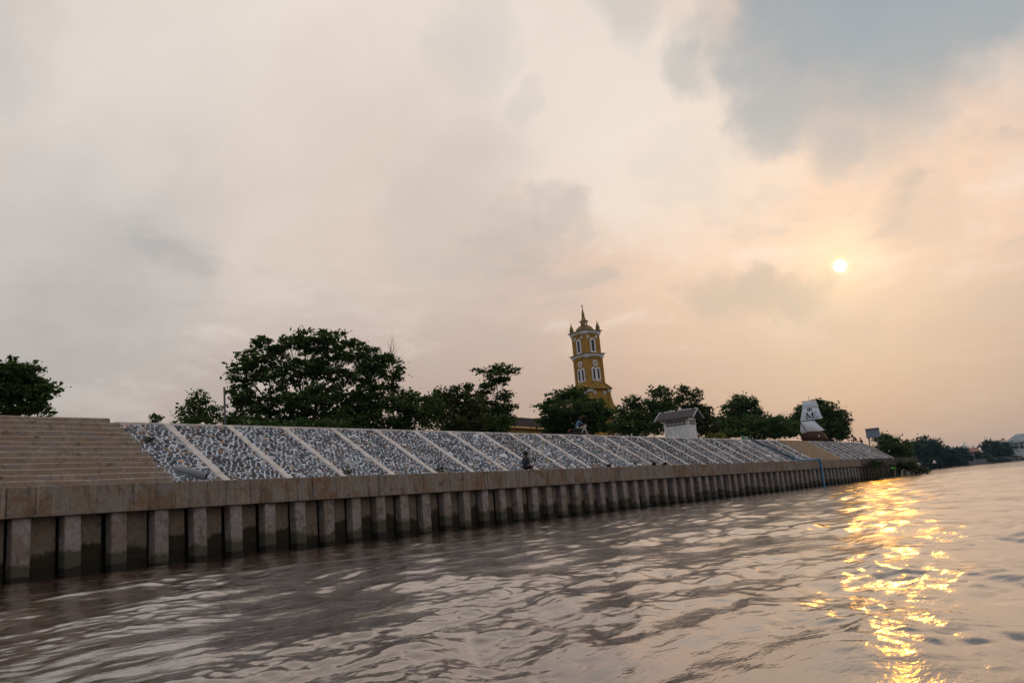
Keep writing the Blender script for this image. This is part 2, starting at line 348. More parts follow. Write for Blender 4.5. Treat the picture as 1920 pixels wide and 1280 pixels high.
# ------------------------------------------------------------------ river water
def build_water():
    # one sheet, its cells small near the boat and growing outwards
    rr = [0.6]
    while rr[-1] < 2400: rr.append(rr[-1]+0.011+rr[-1]*(0.0046 if rr[-1] < 120 else 0.03))
    rr = np.array(rr)
    th = np.concatenate([np.arange(radians(-14), radians(78), radians(0.205)), np.arange(radians(78), radians(346), radians(4))])
    Rg, Tg = np.meshgrid(rr, th, indexing='ij')
    X = Rg*np.cos(Tg); Y = Rg*np.sin(Tg)
    CELL = np.maximum(np.gradient(rr)[:, None]*np.ones_like(Tg), Rg*np.gradient(th)[None, :].clip(0, 0.07))
    Z = np.zeros_like(X)
    r = np.random.default_rng(3)
    def add(lam, amp, t, ph, env=None):
        kx, ky = cos(t)*2*pi/lam, sin(t)*2*pi/lam
        att = np.clip((lam/CELL - 2.6)/2.5, 0, 1)
        q = 0.35/max(lam, .35)
        ph2 = kx*X + ky*Y + ph + 0.9*np.sin(q*(0.9*X + 0.7*Y) + ph*3) + 0.6*np.sin(q*(1.1*Y - 0.8*X)*1.7 + ph*5)
        Z[:] += amp*att*(env if env is not None else 1.0)*(np.sin(ph2) + 0.22*np.cos(2*ph2))
    def field(lo, hi, n, mean, amp, cl):
        f = np.zeros_like(X)
        for _ in range(n):
            t = r.uniform(0, 2*pi); lam = r.uniform(lo, hi)
            f += np.sin((cos(t)*X + sin(t)*Y)*2*pi/lam + r.uniform(0, 6))
        return np.clip(mean + amp*f, *cl)
    gust = field(3.5, 16, 9, 0.8, 0.25, (0.12, 1.7))          # patches of rougher and smoother water
    gust2 = field(1.5, 6, 9, 0.7, 0.30, (0.0, 1.8))
    wind = radians(112)
    for i in range(46):
        lam = 0.26*(12.0)**(r.uniform(0, 1)**1.25)
        add(lam, 0.0026*lam**0.75*r.uniform(0.5, 1.3), wind + r.normal(0, 0.55), r.uniform(0, 6.28), env=gust if lam < 1.8 else None)
    for i in range(44):
        lam = r.uniform(0.09, 0.34)
        add(lam, 0.0033*lam*r.uniform(0.6, 1.3), wind + r.normal(0, 0.8), r.uniform(0, 6.28), env=gust2)
    # wakes of passing boats: long-crested trains
    for t, lam, amp in [(radians(84), 1.9, 0.009), (radians(128), 2.7, 0.012), (radians(60), 1.25, 0.006), (radians(150), 3.6, 0.014), (radians(100), 0.9, 0.004)]:
        add(lam, amp, t, r.uniform(0, 6.28), env=0.4+0.6*gust2)
    ridge = 15.2 - 0.12*(X-5) + 0.12*np.sin(X*0.7)
    Z += 0.040*np.exp(-((Y-ridge)/0.22)**2)*np.clip((16-X)/6, 0, 1)*np.clip((X-2)/3, 0, 1)
    me = bpy.data.meshes.new('river_water')
    nr, nt_ = X.shape
    V = np.stack([X, Y, Z], -1).reshape(-1, 3); V = np.concatenate([V, [[0, 0, 0]]])
    idx = np.arange(nr*nt_).reshape(nr, nt_)
    nx_ = np.roll(idx, -1, axis=1)
    q = np.stack([idx[:-1], idx[1:], nx_[1:], nx_[:-1]], -1).reshape(-1, 4)
    c = V[q].mean(1)
    q = q[~((c[:, 1] > 25.6) & (c[:, 0] < 119)) & (c[:, 1] < 420)]            # no sheet under the embankment
    fan = np.stack([idx[0], nx_[0], np.full(nt_, nr*nt_)], -1)
    loops = np.concatenate([q.ravel(), fan.ravel()]).astype(np.int32)
    starts = np.concatenate([np.arange(len(q))*4, len(q)*4+np.arange(len(fan))*3]).astype(np.int32)
    me.vertices.add(len(V)); me.vertices.foreach_set('co', V.astype(np.float32).ravel())
    me.loops.add(len(loops)); me.loops.foreach_set('vertex_index', loops)
    me.polygons.add(len(starts)); me.polygons.foreach_set('loop_start', starts)
    me.polygons.foreach_set('use_smooth', np.ones(len(starts), bool))
    me.update(calc_edges=True); me.validate()
    m = bpy.data.materials.new('muddy_river'); m.use_nodes = True; g = G(m.node_tree); b = m.node_tree.nodes['Principled BSDF']
    b.inputs['IOR'].default_value = 1.333; b.inputs['Roughness'].default_value = 0.022
    b.inputs['Coat Weight'].default_value = 1.0; b.inputs['Coat IOR'].default_value = 1.33; b.inputs['Coat Roughness'].default_value = 0.15
    pos = g.n('ShaderNodeNewGeometry').outputs['Position']
    c = g.mix(g.rng(g.noise(pos, 0.25, 3), 0.35, 0.65), (0.050, 0.027, 0.020), (0.064, 0.036, 0.027))
    g.put(b.inputs['Base Color'], c)
    pA = g.vm('MULTIPLY', pos, (1.0, 1.9, 0.0))
    h = g.math('ADD', g.math('ADD', g.math('MULTIPLY', g.noise(pA, 7.0, 1, 0.5, 0.3), 0.42), g.math('MULTIPLY', g.noise(pA, 22.0, 1, 0.5, 0.2), 0.22)), g.math('MULTIPLY', g.noise(pA, 2.0, 2, 0.5, 0.4), 1.7))
    bn = g.n('ShaderNodeBump'); bn.inputs['Strength'].default_value = 0.5; bn.inputs['Distance'].default_value = 0.014
    g.put(bn.inputs['Height'], h); g.put(b.inputs['Normal'], bn.outputs[0]); g.put(b.inputs['Coat Normal'], bn.outputs[0])
    o = link('river_water', me, m); tag(o, kind='structure')
    return o
build_water()

# ------------------------------------------------------------------ ground
FACE = 24.0                             # river face of the wall
CAP_Z, CAP_B = 2.50, 1.67
TOE_Y, TOP_Y, TOP_Z = 24.5, 28.1, 4.88
END_U = 118.0
def build_ground():
    mb = MB()
    P = [(-400, TOP_Y+0.02, 4.86), (END_U, TOP_Y+0.02, 4.86), (150, 33, 4.6), (260, 52, 4.2), (420, 84, 4.0), (420, 1500, 6), (-400, 1500, 6)]
    mb.poly(P, [tuple(range(len(P)))])
    edge = [(END_U, TOP_Y+0.02, 4.86), (150, 33, 4.6), (260, 52, 4.2), (420, 84, 4.0)]
    low = [(END_U+1, 24.6, -0.6), (146, 26.5, -0.6), (255, 46.5, -0.6), (416, 77.0, -0.6)]
    for i in range(3): mb.poly([low[i], low[i+1], edge[i+1], edge[i]], [(0, 1, 2, 3)])
    mb.poly([(END_U, TOP_Y+.02, 4.86), (END_U, TOE_Y, 2.4), (END_U+1, 24.6, -0.6)], [(0, 1, 2)])
    o = mb.build('riverbank_ground', EARTH); tag(o, kind='structure')
    # the far bank where the river bends away
    mb = MB()
    S = [(416, 77.1), (470, 74), (560, 66), (640, 52), (760, 20), (860, -40), (980, -140), (1250, -420), (1600, -800)]
    for i in range(len(S)-1):
        a, b2 = S[i], S[i+1]
        mb.poly([(a[0], a[1], -0.6), (b2[0], b2[1], -0.6), (b2[0]+3, b2[1]+4, 2.6), (a[0]+3, a[1]+4, 2.6)], [(0, 1, 2, 3)])
        mb.poly([(a[0]+3, a[1]+4, 2.6), (b2[0]+3, b2[1]+4, 2.6), (b2[0]+900, b2[1]+900, 5), (a[0]+300, a[1]+1200, 5)], [(0, 1, 2, 3)])
    o = mb.build('far_bank_ground', EARTH); tag(o, kind='structure')
    mb = MB(); mb.box(-400, 2200, -1500, -330, -0.8, 2.5)
    o = mb.build('opposite_bank_ground', EARTH); tag(o, kind='structure')
    mb = MB(); mb.poly([(-2650, -2650, -1.2), (2850, -2650, -1.2), (2850, 2650, -1.2), (-2650, 2650, -1.2)], [(0, 1, 2, 3)])
    o = mb.build('river_bed', VOIDM); tag(o, kind='structure')
build_ground()

# ------------------------------------------------------------------ retaining wall
def build_wall():
    root = empty('retaining_wall', (60, FACE, 0)); L = -60
    tag(root, 'long concrete river wall with a stained cap beam on a row of sheet piles', 'wall')
    def put(mb, name, m): 
        o = mb.build(name, m); o.parent = root; o.location = (-60, -FACE, 0); return o
    # cap beam poured in lengths with open joints
    joints = [-30.6] + [20.36 + 10.35*k for k in range(-4, 8)] + [98.7]
    for a, b2 in zip(joints[:-1], joints[1:]):
        off = random.uniform(-0.006, 0.006)
        put(MB().box(a+0.012, b2-0.012, FACE+off, TOE_Y+0.25, CAP_B+off, CAP_Z+off*0.6, bev=0.018), 'cap_beam', CAPM)
    o = put(MB().box(98.72, END_U+13, FACE+0.03, TOE_Y+0.25, CAP_B-0.08, CAP_Z-0.03, bev=0.03), 'cap_beam', CAPOLD)
    o['label'] = 'blackened old length of cap beam at the far end'
    # piles and the panels between them
    n0, pitch, wd = 10.24, 1.3415, 0.47
    pile_me = [MB().box(-wd/2, wd/2, -0.18, 0.18, -1.0, CAP_B+0.02, bev=0.025).mesh('pile') for _ in range(1)][0]
    pile_me.materials.append(PILEM)
    pile_old = pile_me.copy(); pile_old.materials.clear(); pile_old.materials.append(PILEOLD)
    k = -18
    while True:
        u = n0 + k*pitch
        if u > END_U+12: break
        old = u > 98.5
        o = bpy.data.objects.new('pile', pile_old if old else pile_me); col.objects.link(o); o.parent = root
        o.location = (u+wd/2-60 + random.uniform(-.02, .02), 0.30+random.uniform(-.02, .02), random.uniform(-.01, .01))
        o.rotation_euler = (random.uniform(-.010, .010), random.uniform(-.012, .012), random.uniform(-.06, .06))
        g0, g1 = u+wd, u+pitch-random.uniform(0.09, 0.15)
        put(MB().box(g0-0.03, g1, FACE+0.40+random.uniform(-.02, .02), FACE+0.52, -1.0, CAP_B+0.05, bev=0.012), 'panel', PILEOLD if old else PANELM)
        k += 1
    put(MB().box(-30, END_U+13, FACE+0.80, FACE+0.9, -1.0, CAP_B+0.1), 'joint_shade_backing', VOIDM)  # near-black earth sheet paints the deep shade behind the open joints
    return root
WALL = build_wall()

# ------------------------------------------------------------------ stone slope
ST0, STP = 17.09, 2.645
SLEN = sqrt((TOP_Y-TOE_Y)**2 + (TOP_Z-CAP_Z)**2)
SDIR = Vector((0, TOP_Y-TOE_Y, TOP_Z-CAP_Z))/SLEN; SNRM = Vector((0, -SDIR.z, SDIR.y))
def sp(u, t, h=0.0):
    return Vector((u, TOE_Y, CAP_Z-0.02)) + SDIR*t + SNRM*h
ST1A, ST1B = 4.0, 15.15                  # near stairs
ST2A, ST2B = 84.0, 93.3                  # far stairs
def cell_polys(u0, u1, t0, t1, size, r):
    nu = max(2, int((u1-u0)/(size*1.12))); nt_ = max(2, int((t1-t0)/(size*0.86)))
    du, dt = (u1-u0)/nu, (t1-t0)/nt_
    pts = {}
    for i in range(-1, nu+1):
        for j in range(-1, nt_+1):
            if 0 < i < nu-1 and 0 < j < nt_-1 and r.random() < 0.13: continue
            pts[i, j] = (u0+(i+.5+(0.5 if j % 2 else 0)*0.6+r.uniform(-.36, .36))*du, t0+(j+.5+r.uniform(-.36, .36))*dt)
    out = []
    for i in range(nu):
        for j in range(nt_):
            if (i, j) not in pts: continue
            px, py = pts[i, j]
            poly = [(u0, t0), (u1, t0), (u1, t1), (u0, t1)]
            for a in range(-2, 3):
                for c2 in range(-2, 3):
                    if (a or c2) and (i+a, j+c2) in pts:
                        qx, qy = pts[i+a, j+c2]; nx_, ny_ = qx-px, qy-py; mx, my = (px+qx)/2, (py+qy)/2
                        new = []; L = len(poly)
                        for k in range(L):
                            A, B = poly[k], poly[(k+1) % L]
                            da = (A[0]-mx)*nx_+(A[1]-my)*ny_; db = (B[0]-mx)*nx_+(B[1]-my)*ny_
                            if da <= 0: new.append(A)
                            if da*db < 0:
                                s_ = da/(da-db); new.append((A[0]+(B[0]-A[0])*s_, A[1]+(B[1]-A[1])*s_))
                        poly = new
                        if len(poly) < 3: break
                if len(poly) < 3: break
            if len(poly) >= 3: out.append(poly)
    return out
STONE_COLS = [((0.045, 0.053, 0.075), 6), ((0.075, 0.085, 0.108), 5), ((0.13, 0.147, 0.172), 3.5), ((0.24, 0.26, 0.29), 1.5), ((0.10, 0.08, 0.085), 2),
              ((0.17, 0.12, 0.085), 1.3), ((0.07, 0.10, 0.105), 2), ((0.28, 0.18, 0.12), 0.18), ((0.26, 0.19, 0.18), 0.4), ((0.40, 0.40, 0.42), 1)]
def stone_geo(poly, r, cen=None):
    cx = sum(p[0] for p in poly)/len(poly); cy = sum(p[1] for p in poly)/len(poly)
    size = sqrt(max(1e-4, sum((p[0]-cx)**2+(p[1]-cy)**2 for p in poly)/len(poly)))
    gap = r.uniform(0.011, 0.040)
    k = max(0.35, 1-gap/size)*r.uniform(0.80, 1.0)
    h = r.uniform(0.022, 0.055)
    n = len(poly); V = []; 
    tx, ty = r.uniform(-.18, .18), r.uniform(-.18, .18)
    for p in poly: V.append(sp(cx+(p[0]-cx)*k, cy+(p[1]-cy)*k, -0.01))
    for p in poly:
        a = k*r.uniform(0.84, 0.95); V.append(sp(cx+(p[0]-cx)*a, cy+(p[1]-cy)*a, h*r.uniform(0.65, 0.9)+tx*(p[0]-cx)*.3+ty*(p[1]-cy)*.3))
    V.append(sp(cx+r.uniform(-.02, .02), cy+r.uniform(-.02, .02), h*1.15))
    Fc = [(i, (i+1) % n, n+(i+1) % n, n+i) for i in range(n)] + [(n+i, n+(i+1) % n, 2*n) for i in range(n)]
    return V, Fc, cx, cy
def build_slope():
    r = random.Random(5)
    root = empty('embankment_slope', (60, TOE_Y, CAP_Z)); tag(root, kind='structure')
    org = Vector((60, TOE_Y, CAP_Z))
    def put(o): o.parent = root; o.location = tuple(-org); return o
    # mortar beds left and right of the two stairs
    for a, b2 in [(-30, ST1A), (ST1B, ST2A), (ST2B, END_U)]:
        mb = MB(); n = max(2, int((b2-a)/0.5))
        for i in range(n):
            u0, u1 = a+(b2-a)*i/n, a+(b2-a)*(i+1)/n
            mb.poly([sp(u0, -0.2), sp(u1, -0.2), sp(u1, SLEN), sp(u0, SLEN), sp(u0, SLEN, -0.4), sp(u1, SLEN, -0.4)], [(0, 1, 2, 3), (3, 2, 5, 4)])
        put(mb.build('mortar_bed', MORTAR))
    # concrete strips up the slope and the kerb along its top
    strips = [ST0+STP*k for k in range(-18, 60)]
    strips = [u for u in strips if (u < ST1A-0.3 or u > ST1B+0.5) and (u < ST2A-0.4 or u > ST2B+0.4) and u < END_U-0.3 and u > -29]
    for u in strips:
        w = 0.14+r.uniform(-.015, .02); mb = MB(); N = 6
        hh = 0.052+r.uniform(-.006, .008)
        pl, pr = [], []
        for i in range(N+1):
            t = -0.15+(SLEN-0.02+0.15)*i/N; j = r.uniform(-.018, .018); pl.append((u-w+j, t)); pr.append((u+w+j+r.uniform(-.012, .012), t))
        V = [sp(x, t, -0.02) for x, t in pl]+[sp(x+.01, t, hh) for x, t in pl]+[sp(x-.01, t, hh) for x, t in pr]+[sp(x, t, -0.02) for x, t in pr]
        M_ = N+1; Fc = []
        for i in range(N):
            for b_ in range(3): Fc.append((b_*M_+i, (b_+1)*M_+i, (b_+1)*M_+i+1, b_*M_+i+1))
        Fc.append((0, 3*M_, 2*M_, M_)); mb.poly(V, Fc); put(mb.build('concrete_strip', STRIPM))
    for a, b2 in [(-30, ST1A-.02), (ST1B+.02, ST2A-.02), (ST2B+.02, END_U)]:
        mb = MB(); mb.box(a, b2, TOP_Y-0.05, TOP_Y+0.28, TOP_Z-0.35, TOP_Z+0.035, bev=0.015); put(mb.build('top_kerb', STRIPM))
    # stones
    edges = sorted(strips); spans = []
    bounds = [ST1B+0.02]+[u for u in edges if ST1B < u < ST2A]+[ST2A-0.02]
    spans += list(zip(bounds[:-1], bounds[1:]))
    bounds2 = [ST2B+0.02]+[u for u in edges if u > ST2B]+[END_U]
    spans += list(zip(bounds2[:-1], bounds2[1:]))
    near, rest = [], []
    for a, b2 in spans:
        a2 = a+(0.165 if a in edges else 0.0); b3 = b2-(0.165 if b2 in edges else 0.0)
        if b3-a2 < 0.4: continue
        size = 0.178 if a < 30 else (0.205 if a < 60 else 0.26)
        size *= r.uniform(0.92, 1.08)
        dark = r.uniform(0.85, 1.65)
        for poly in cell_polys(a2, b3, 0.02, SLEN-0.06, size, r):
            V, Fc, cx, cy = stone_geo(poly, r)
            base = r.choices([c for c, w in STONE_COLS], [w for c, w in STONE_COLS])[0]
            f = r.uniform(0.75, 1.25)*dark; c4 = (min(.7, base[0]*f), min(.7, base[1]*f), min(.7, base[2]*f), 1)
            (near if len(near) < 300 else rest).append((V, Fc, c4, cx))
    def tinted(name, items):
        mb = MB(); cols = []
        for V, Fc, c4, cx in items:
            mb.poly(V, Fc); cols += [c4]*len(V)
        me = mb.mesh(name); ca = me.color_attributes.new('tint', 'FLOAT_COLOR', 'POINT')
        ca.data.foreach_set('color', np.array(cols, np.float32).ravel()); me.materials.append(STONEM)
        return put(link(name, me, None))
    for it in near: tinted('stone', [it])
    o = tinted('stone', rest); o.name = 'stone_facing'; o['kind'] = 'stuff'
    return root
build_slope()

# ------------------------------------------------------------------ stairs
def build_stairs():
    root = empty('river_stairs', ((ST1A+ST1B)/2, FACE+0.6, CAP_Z))
    tag(root, 'broad beige concrete stairs rising from the wall at the left edge', 'stairs')
    n = 13; rise = (5.03-CAP_Z)/n; tread = (TOP_Y+0.15-TOE_Y)/n
    ox, oy = (ST1A+ST1B)/2, FACE+0.6
    for i in range(n):
        e = random.uniform(-.05, .06); dz = random.uniform(-.008, .008)
        x1 = ST1B+e-(0.03 if i == 0 else 0)
        if i == n-1: x1 -= 0.28
        mb = MB()
        y0, y1, z0, z1 = TOE_Y+0.02+i*tread, TOE_Y+(i+1)*tread+0.30, CAP_Z-0.3+i*rise*0.98, CAP_Z+(i+1)*rise+dz
        # a step with a rounded, worn nosing; its front edge wanders a little
        N = 16; V = []; r_ = 0.07
        prof = [(0, z0), (0, z1-0.045), (0.032, z1-0.010), (0.075, z1), (y1-y0, z1)]
        for k in range(N+1):
            x = ST1A+(x1-ST1A)*k/N; w = 0.012*sin(k*1.7+i*2.1)+random.uniform(-.006, .006); wz = 0.010*sin(k*0.9+i)
            for yy, zz in prof: V.append((x-ox, y0-oy+yy+(w if yy < 1 else 0), zz-CAP_Z+(wz if zz > z0 else 0)))
        Fc = []
        for k in range(N):
            for j in range(4): Fc.append((k*5+j, (k+1)*5+j, (k+1)*5+j+1, k*5+j+1))
        Fc.append((0, 1, 2, 3, 4)); Fc.append(tuple(N*5+j for j in (4, 3, 2, 1, 0)))
        mb.poly(V, Fc); mb.build('step', STEPM, root)
    # side cheek: rough mortar under the stair ends
    mb = MB(); mb.poly([(ST1B-0.1-ox, TOE_Y-oy, -0.2), (ST1B-0.1-ox, TOP_Y-oy, -0.2), (ST1B-0.1-ox, TOP_Y-oy, TOP_Z-CAP_Z-0.03), (ST1B-0.1-ox, TOE_Y-oy, 0.0)], [(0, 1, 2, 3)])
    mb.build('side_cheek', STRIPM, root)
    root2 = empty('river_stairs', ((ST2A+ST2B)/2, FACE+0.6, CAP_Z))
    tag(root2, 'smaller tan concrete stairs between stone slopes near the blue pipe', 'stairs')
    mb = MB(); n = 14; rise = (TOP_Z+0.02-CAP_Z)/n; tread = (TOP_Y-TOE_Y)/n; hx = (ST2B-ST2A)/2
    TAN = concrete_cap('tan_stair_concrete', (0.36, 0.28, 0.19), (0.33, 0.24, 0.14), 0.4)
    for i in range(n):
        mb = MB(); mb.box(-hx+random.uniform(-.05, .05), hx+random.uniform(-.05, .05), TOE_Y+i*tread-oy, TOE_Y+(i+1)*tread-oy+0.25, -0.3+i*rise*.9, (i+1)*rise, bev=0.02)
        mb.build('step', TAN, root2)
build_stairs()

# ------------------------------------------------------------------ trees
def leaves_mesh(name, C, size, r, m, flat=0.6):
    """C: Nx3 leaf centres; each leaf a small folded diamond."""
    n = len(C)
    nrm = r.normal(size=(n, 3)); nrm[:, 2] = np.abs(nrm[:, 2])+flat; nrm /= np.linalg.norm(nrm, axis=1)[:, None]
    t = r.normal(size=(n, 3)); t -= nrm*(t*nrm).sum(1)[:, None]; t /= np.linalg.norm(t, axis=1)[:, None]
    b = np.cross(nrm, t); s = (size*r.uniform(0.45, 1.6, n))[:, None]
    V = np.stack([C-t*s*0.62, C+b*s*0.34-nrm*s*.08, C+t*s*0.62-nrm*s*0.12, C-b*s*0.34-nrm*s*.08], 1).reshape(-1, 3)
    me = bpy.data.meshes.new(name); me.vertices.add(len(V)); me.vertices.foreach_set('co', V.astype(np.float32).ravel())
    me.loops.add(4*n); me.loops.foreach_set('vertex_index', np.arange(4*n, dtype=np.int32))
    me.polygons.add(n); me.polygons.foreach_set('loop_start', np.arange(0, 4*n, 4, dtype=np.int32))
    me.update(calc_edges=True); me.materials.append(m); return me
def curve_pts(a, b2, sag, r, n=5, wob=0.08):
    a, b2 = Vector(a), Vector(b2); L = (b2-a).length; out = []
    for i in range(n+1):
        t = i/n; p = a.lerp(b2, t); p.z += sag*L*sin(pi*t)
        if 0 < i < n: p += Vector((r.normal(), r.normal(), r.normal()))*wob*L*0.4
        out.append(p)
    return out
def tree(name, label, cat, base, d, blobs, leaf=0.20, per=38, dens=1.0, m=None, group=None, trunk_r=0.16, sig=0.42, seed=1, bare=0.0,
         gz=4.8, fork=0.28, trunks=1, crown_name='crown', stem_name='trunk', sub=True, flat=0.55):
    """base: photo x of the trunk foot. blobs: (photo x, y, radius x, radius y) lobes of the crown at distance d (+ optional depth shift)."""
    r = np.random.default_rng(seed); m = m or LEAF
    k = mpp(d)*1.03
    bx = at(base, 800, d); b0 = Vector((bx.x, bx.y, gz))
    root = empty(name, b0); tag(root, label, cat, group)
    tb = MB(); CC = []
    lobes = []
    for q in blobs:
        x, y, rx, ry = q[:4]; dd = q[4] if len(q) > 4 and q[4] > 50 else d+(q[4] if len(q) > 4 else r.uniform(-1, 1)*rx*k*0.5)
        lobes.append((at(x, y, dd)-b0, rx*k, ry*k))
    cz = np.mean([l[0].z for l in lobes])
    feet = [Vector((0, 0, -0.3))]+[Vector((r.uniform(-1, 1)*0.9, r.uniform(-1, 1)*0.9, -0.3)) for _ in range(trunks-1)]
    forks = []
    top_c = sum((l[0] for l in lobes), Vector())/len(lobes)
    for f in feet:
        fk = Vector((f.x*0.8, f.y*0.8, 0)) + Vector((top_c.x, top_c.y, 0))*0.35; fk.z = max(0.25, cz*fork)
        pts = curve_pts(f, fk, 0.0, r, 4, 0.05)
        tb.tube(pts, [trunk_r*(1.25-0.35*i/4) for i in range(5)], 8); forks.append((fk, trunk_r*0.85))
    for li, (c, rx, ry) in enumerate(lobes):
        fk, fr = forks[li % len(forks)]
        end = Vector(c) - Vector((0, 0, ry*0.25))
        lr = fr*min(0.6, 0.26+0.18*rx/2)
        pts = curve_pts(fk, end, 0.10, r, 5, 0.07)
        tb.tube(pts, [max(0.012, lr*(1-0.75*i/5)) for i in range(6)], 6)
        area = rx*ry
        nc = max(4, int(dens*area*27.0/(sig*sig*6.3)))
        dirs = r.normal(size=(nc, 3)); dirs /= np.linalg.norm(dirs, axis=1)[:, None]
        rad = r.uniform(0.15, 1.0, nc)**0.55
        cl = dirs*rad[:, None]*np.array([rx, rx, ry]); cl[:, 2] = np.where(cl[:, 2] < -ry*0.75, -ry*0.6, cl[:, 2])
        keep = r.uniform(size=nc) > bare
        if sub:
            for q in cl[::max(1, nc//9)]:
                e = Vector(c)+Vector(q); a = pts[r.integers(3, 6)]
                tb.tube(curve_pts(a, e, 0.08, r, 3, 0.1), [max(.008, lr*0.28), max(.006, lr*0.2), max(.005, lr*.12), .005], 4)
        for q in cl[keep]:
            n = max(5, int(per*r.uniform(0.5, 1.4)))
            s = sig*r.uniform(0.55, 1.25)
            CC.append(np.array(c)+q+r.normal(size=(n, 3))*np.array([s, s, s*flat])*0.62)
    link(crown_name, leaves_mesh(crown_name, np.concatenate(CC), leaf, r, m), None, root)
    tb.build(stem_name, BARK, root, smooth=True)
    return root

def build_trees():
    g = 'trees along the top of the bank'
    tree('tree', 'dark bushy tree cut by the left edge above the beige stairs', 'tree', 30, 44,
         [(12, 700, 30, 26), (45, 700, 26, 22), (30, 735, 42, 24), (70, 735, 24, 24), (-30, 730, 40, 40), (20, 762, 46, 20), (62, 765, 24, 14)],
         leaf=0.20, dens=1.15, seed=11, group=g, sig=0.36)
    tree('shrub', 'tiny round shrub alone on the skyline left of the slender pole', 'shrub', 293, 40, [(293, 786, 11, 7)], leaf=0.11, per=20, dens=1.0, sig=0.16, seed=12, trunk_r=0.03)
    tree('tree', 'small ragged tree left of the slender grey pole', 'tree', 375, 46,
         [(372, 748, 26, 20), (360, 772, 30, 18), (400, 770, 22, 20), (385, 790, 40, 14), (345, 788, 20, 10)], leaf=0.15, per=26, dens=0.8, sig=0.28, seed=13, group=g, trunk_r=0.07, bare=0.12)
    tree('rain_tree', 'largest tree, a wide spreading crown on several leaning trunks', 'tree', 575, 50,
         [(452, 700, 28, 22), (470, 672, 34, 18), (505, 650, 40, 17), (545, 648, 42, 22), (590, 642, 46, 24), (625, 645, 42, 24), (660, 660, 40, 24), (695, 672, 40, 22), (725, 690, 32, 24),
          (738, 720, 18, 24), (500, 690, 40, 20), (560, 690, 46, 26), (620, 690, 50, 28), (675, 705, 46, 28), (455, 735, 26, 24), (470, 762, 34, 22), (600, 728, 40, 20),
          (650, 738, 40, 20), (520, 738, 26, 16), (700, 735, 30, 18), (600, 770, 60, 26), (530, 775, 50, 24), (660, 772, 46, 22), (560, 800, 70, 14), (640, 795, 50, 16), (580, 750, 60, 22), (520, 715, 34, 18), (440, 785, 26, 16), (480, 792, 40, 12)],
         leaf=0.19, per=34, dens=0.98, sig=0.36, seed=14, group=g, trunk_r=0.26, fork=0.12, trunks=4, bare=0.10, flat=0.4)
    r = np.random.default_rng(5)
    # bare twigs that stand above the crown's right shoulder
    b = at(738, 800, 52); b0 = Vector((b.x, b.y, 4.8)); root = empty('dead_tree', b0)
    tag(root, 'leafless dead tree whose thin twigs poke above the largest crown', 'tree')
    mb = MB(); f = at(735, 668, 52)-b0
    mb.tube(curve_pts((0, 0, -0.2), f, 0, r, 5, .03), [.07, .06, .05, .045, .035, .03], 6)
    for q in [(726, 640), (732, 630), (740, 632), (748, 652), (742, 645), (729, 650), (735, 624)]:
        e = at(q[0], q[1], 52+r.uniform(-.5, .5))-b0; mb.tube(curve_pts(f, e, 0.05, r, 4, .08), [.022, .018, .014, .010, .006], 4)
    mb.build('branches', BARK, root)
    tree('shrub', 'broad dark thicket right of the largest tree', 'shrub', 720, 50,
         [(690, 765, 40, 26), (740, 760, 44, 24), (790, 765, 44, 26), (700, 790, 60, 20), (780, 792, 60, 18), (650, 790, 50, 18), (760, 742, 26, 12)], leaf=0.17, per=40, dens=1.5, sig=0.4, seed=16, group='thickets on the bank', trunk_r=0.06, sub=False)
    tree('tree', 'bushy tree with bright green sprays just left of the flat topped tree', 'tree', 850, 54,
         [(830, 738, 18, 14), (852, 745, 26, 18), (875, 735, 14, 16), (840, 768, 44, 24), (885, 765, 28, 26), (870, 792, 60, 18)], leaf=0.18, per=36, dens=1.25, sig=0.38, seed=17, group=g, m=LEAF2, trunk_r=0.09)
    tree('flat_topped_tree', 'tall slim tree with a flat umbrella crown above a bare stem', 'tree', 938, 58,
         [(905, 693, 20, 7), (930, 692, 26, 8), (957, 694, 24, 8), (930, 706, 30, 9), (945, 714, 22, 7), (915, 728, 18, 12), (905, 748, 22, 16), (945, 742, 20, 12), (925, 765, 28, 20), (955, 765, 12, 14), (900, 780, 30, 18), (930, 790, 44, 16)],
         leaf=0.17, per=30, dens=1.1, sig=0.30, seed=18, group=g, trunk_r=0.11, fork=0.7, bare=0.06, flat=0.35)
    tree('tree', 'wide dark tree in front of the yellow bell tower', 'tree', 1070, 62,
         [(1045, 745, 30, 14), (1078, 738, 32, 11), (1028, 762, 18, 16), (1060, 765, 50, 22), (1105, 760, 34, 14), (1075, 788, 70, 18), (1125, 785, 26, 20), (1042, 792, 30, 16), (1120, 772, 22, 16), (1050, 803, 34, 10), (1085, 803, 50, 12), (1118, 797, 32, 16), (1032, 785, 18, 16)],
         leaf=0.19, per=40, dens=1.25, sig=0.42, seed=19, group=g, trunk_r=0.17, flat=0.4)
    tree('tree', 'tree with two ragged tops left of the white shed', 'tree', 1205, 82,
         [(1185, 752, 20, 12), (1175, 778, 24, 22), (1210, 775, 34, 24), (1240, 738, 22, 14), (1235, 762, 28, 22), (1190, 800, 46, 16), (1160, 800, 22, 14), (1215, 806, 40, 12)], leaf=0.24, per=36, dens=1.25, sig=0.5, seed=20, group=g, trunk_r=0.16)
    tree('tree', 'tree with an open ragged top rising behind the white shed roof', 'tree', 1290, 88,
         [(1280, 732, 12, 12), (1300, 742, 18, 11), (1280, 755, 26, 12), (1305, 765, 18, 14), (1320, 780, 20, 18), (1290, 780, 30, 20), (1330, 800, 22, 16), (1260, 775, 20, 20), (1325, 812, 30, 10), (1290, 800, 40, 16)], leaf=0.24, per=34, dens=1.15, sig=0.46, seed=21, group=g, m=LEAF2, trunk_r=0.15, bare=.08)
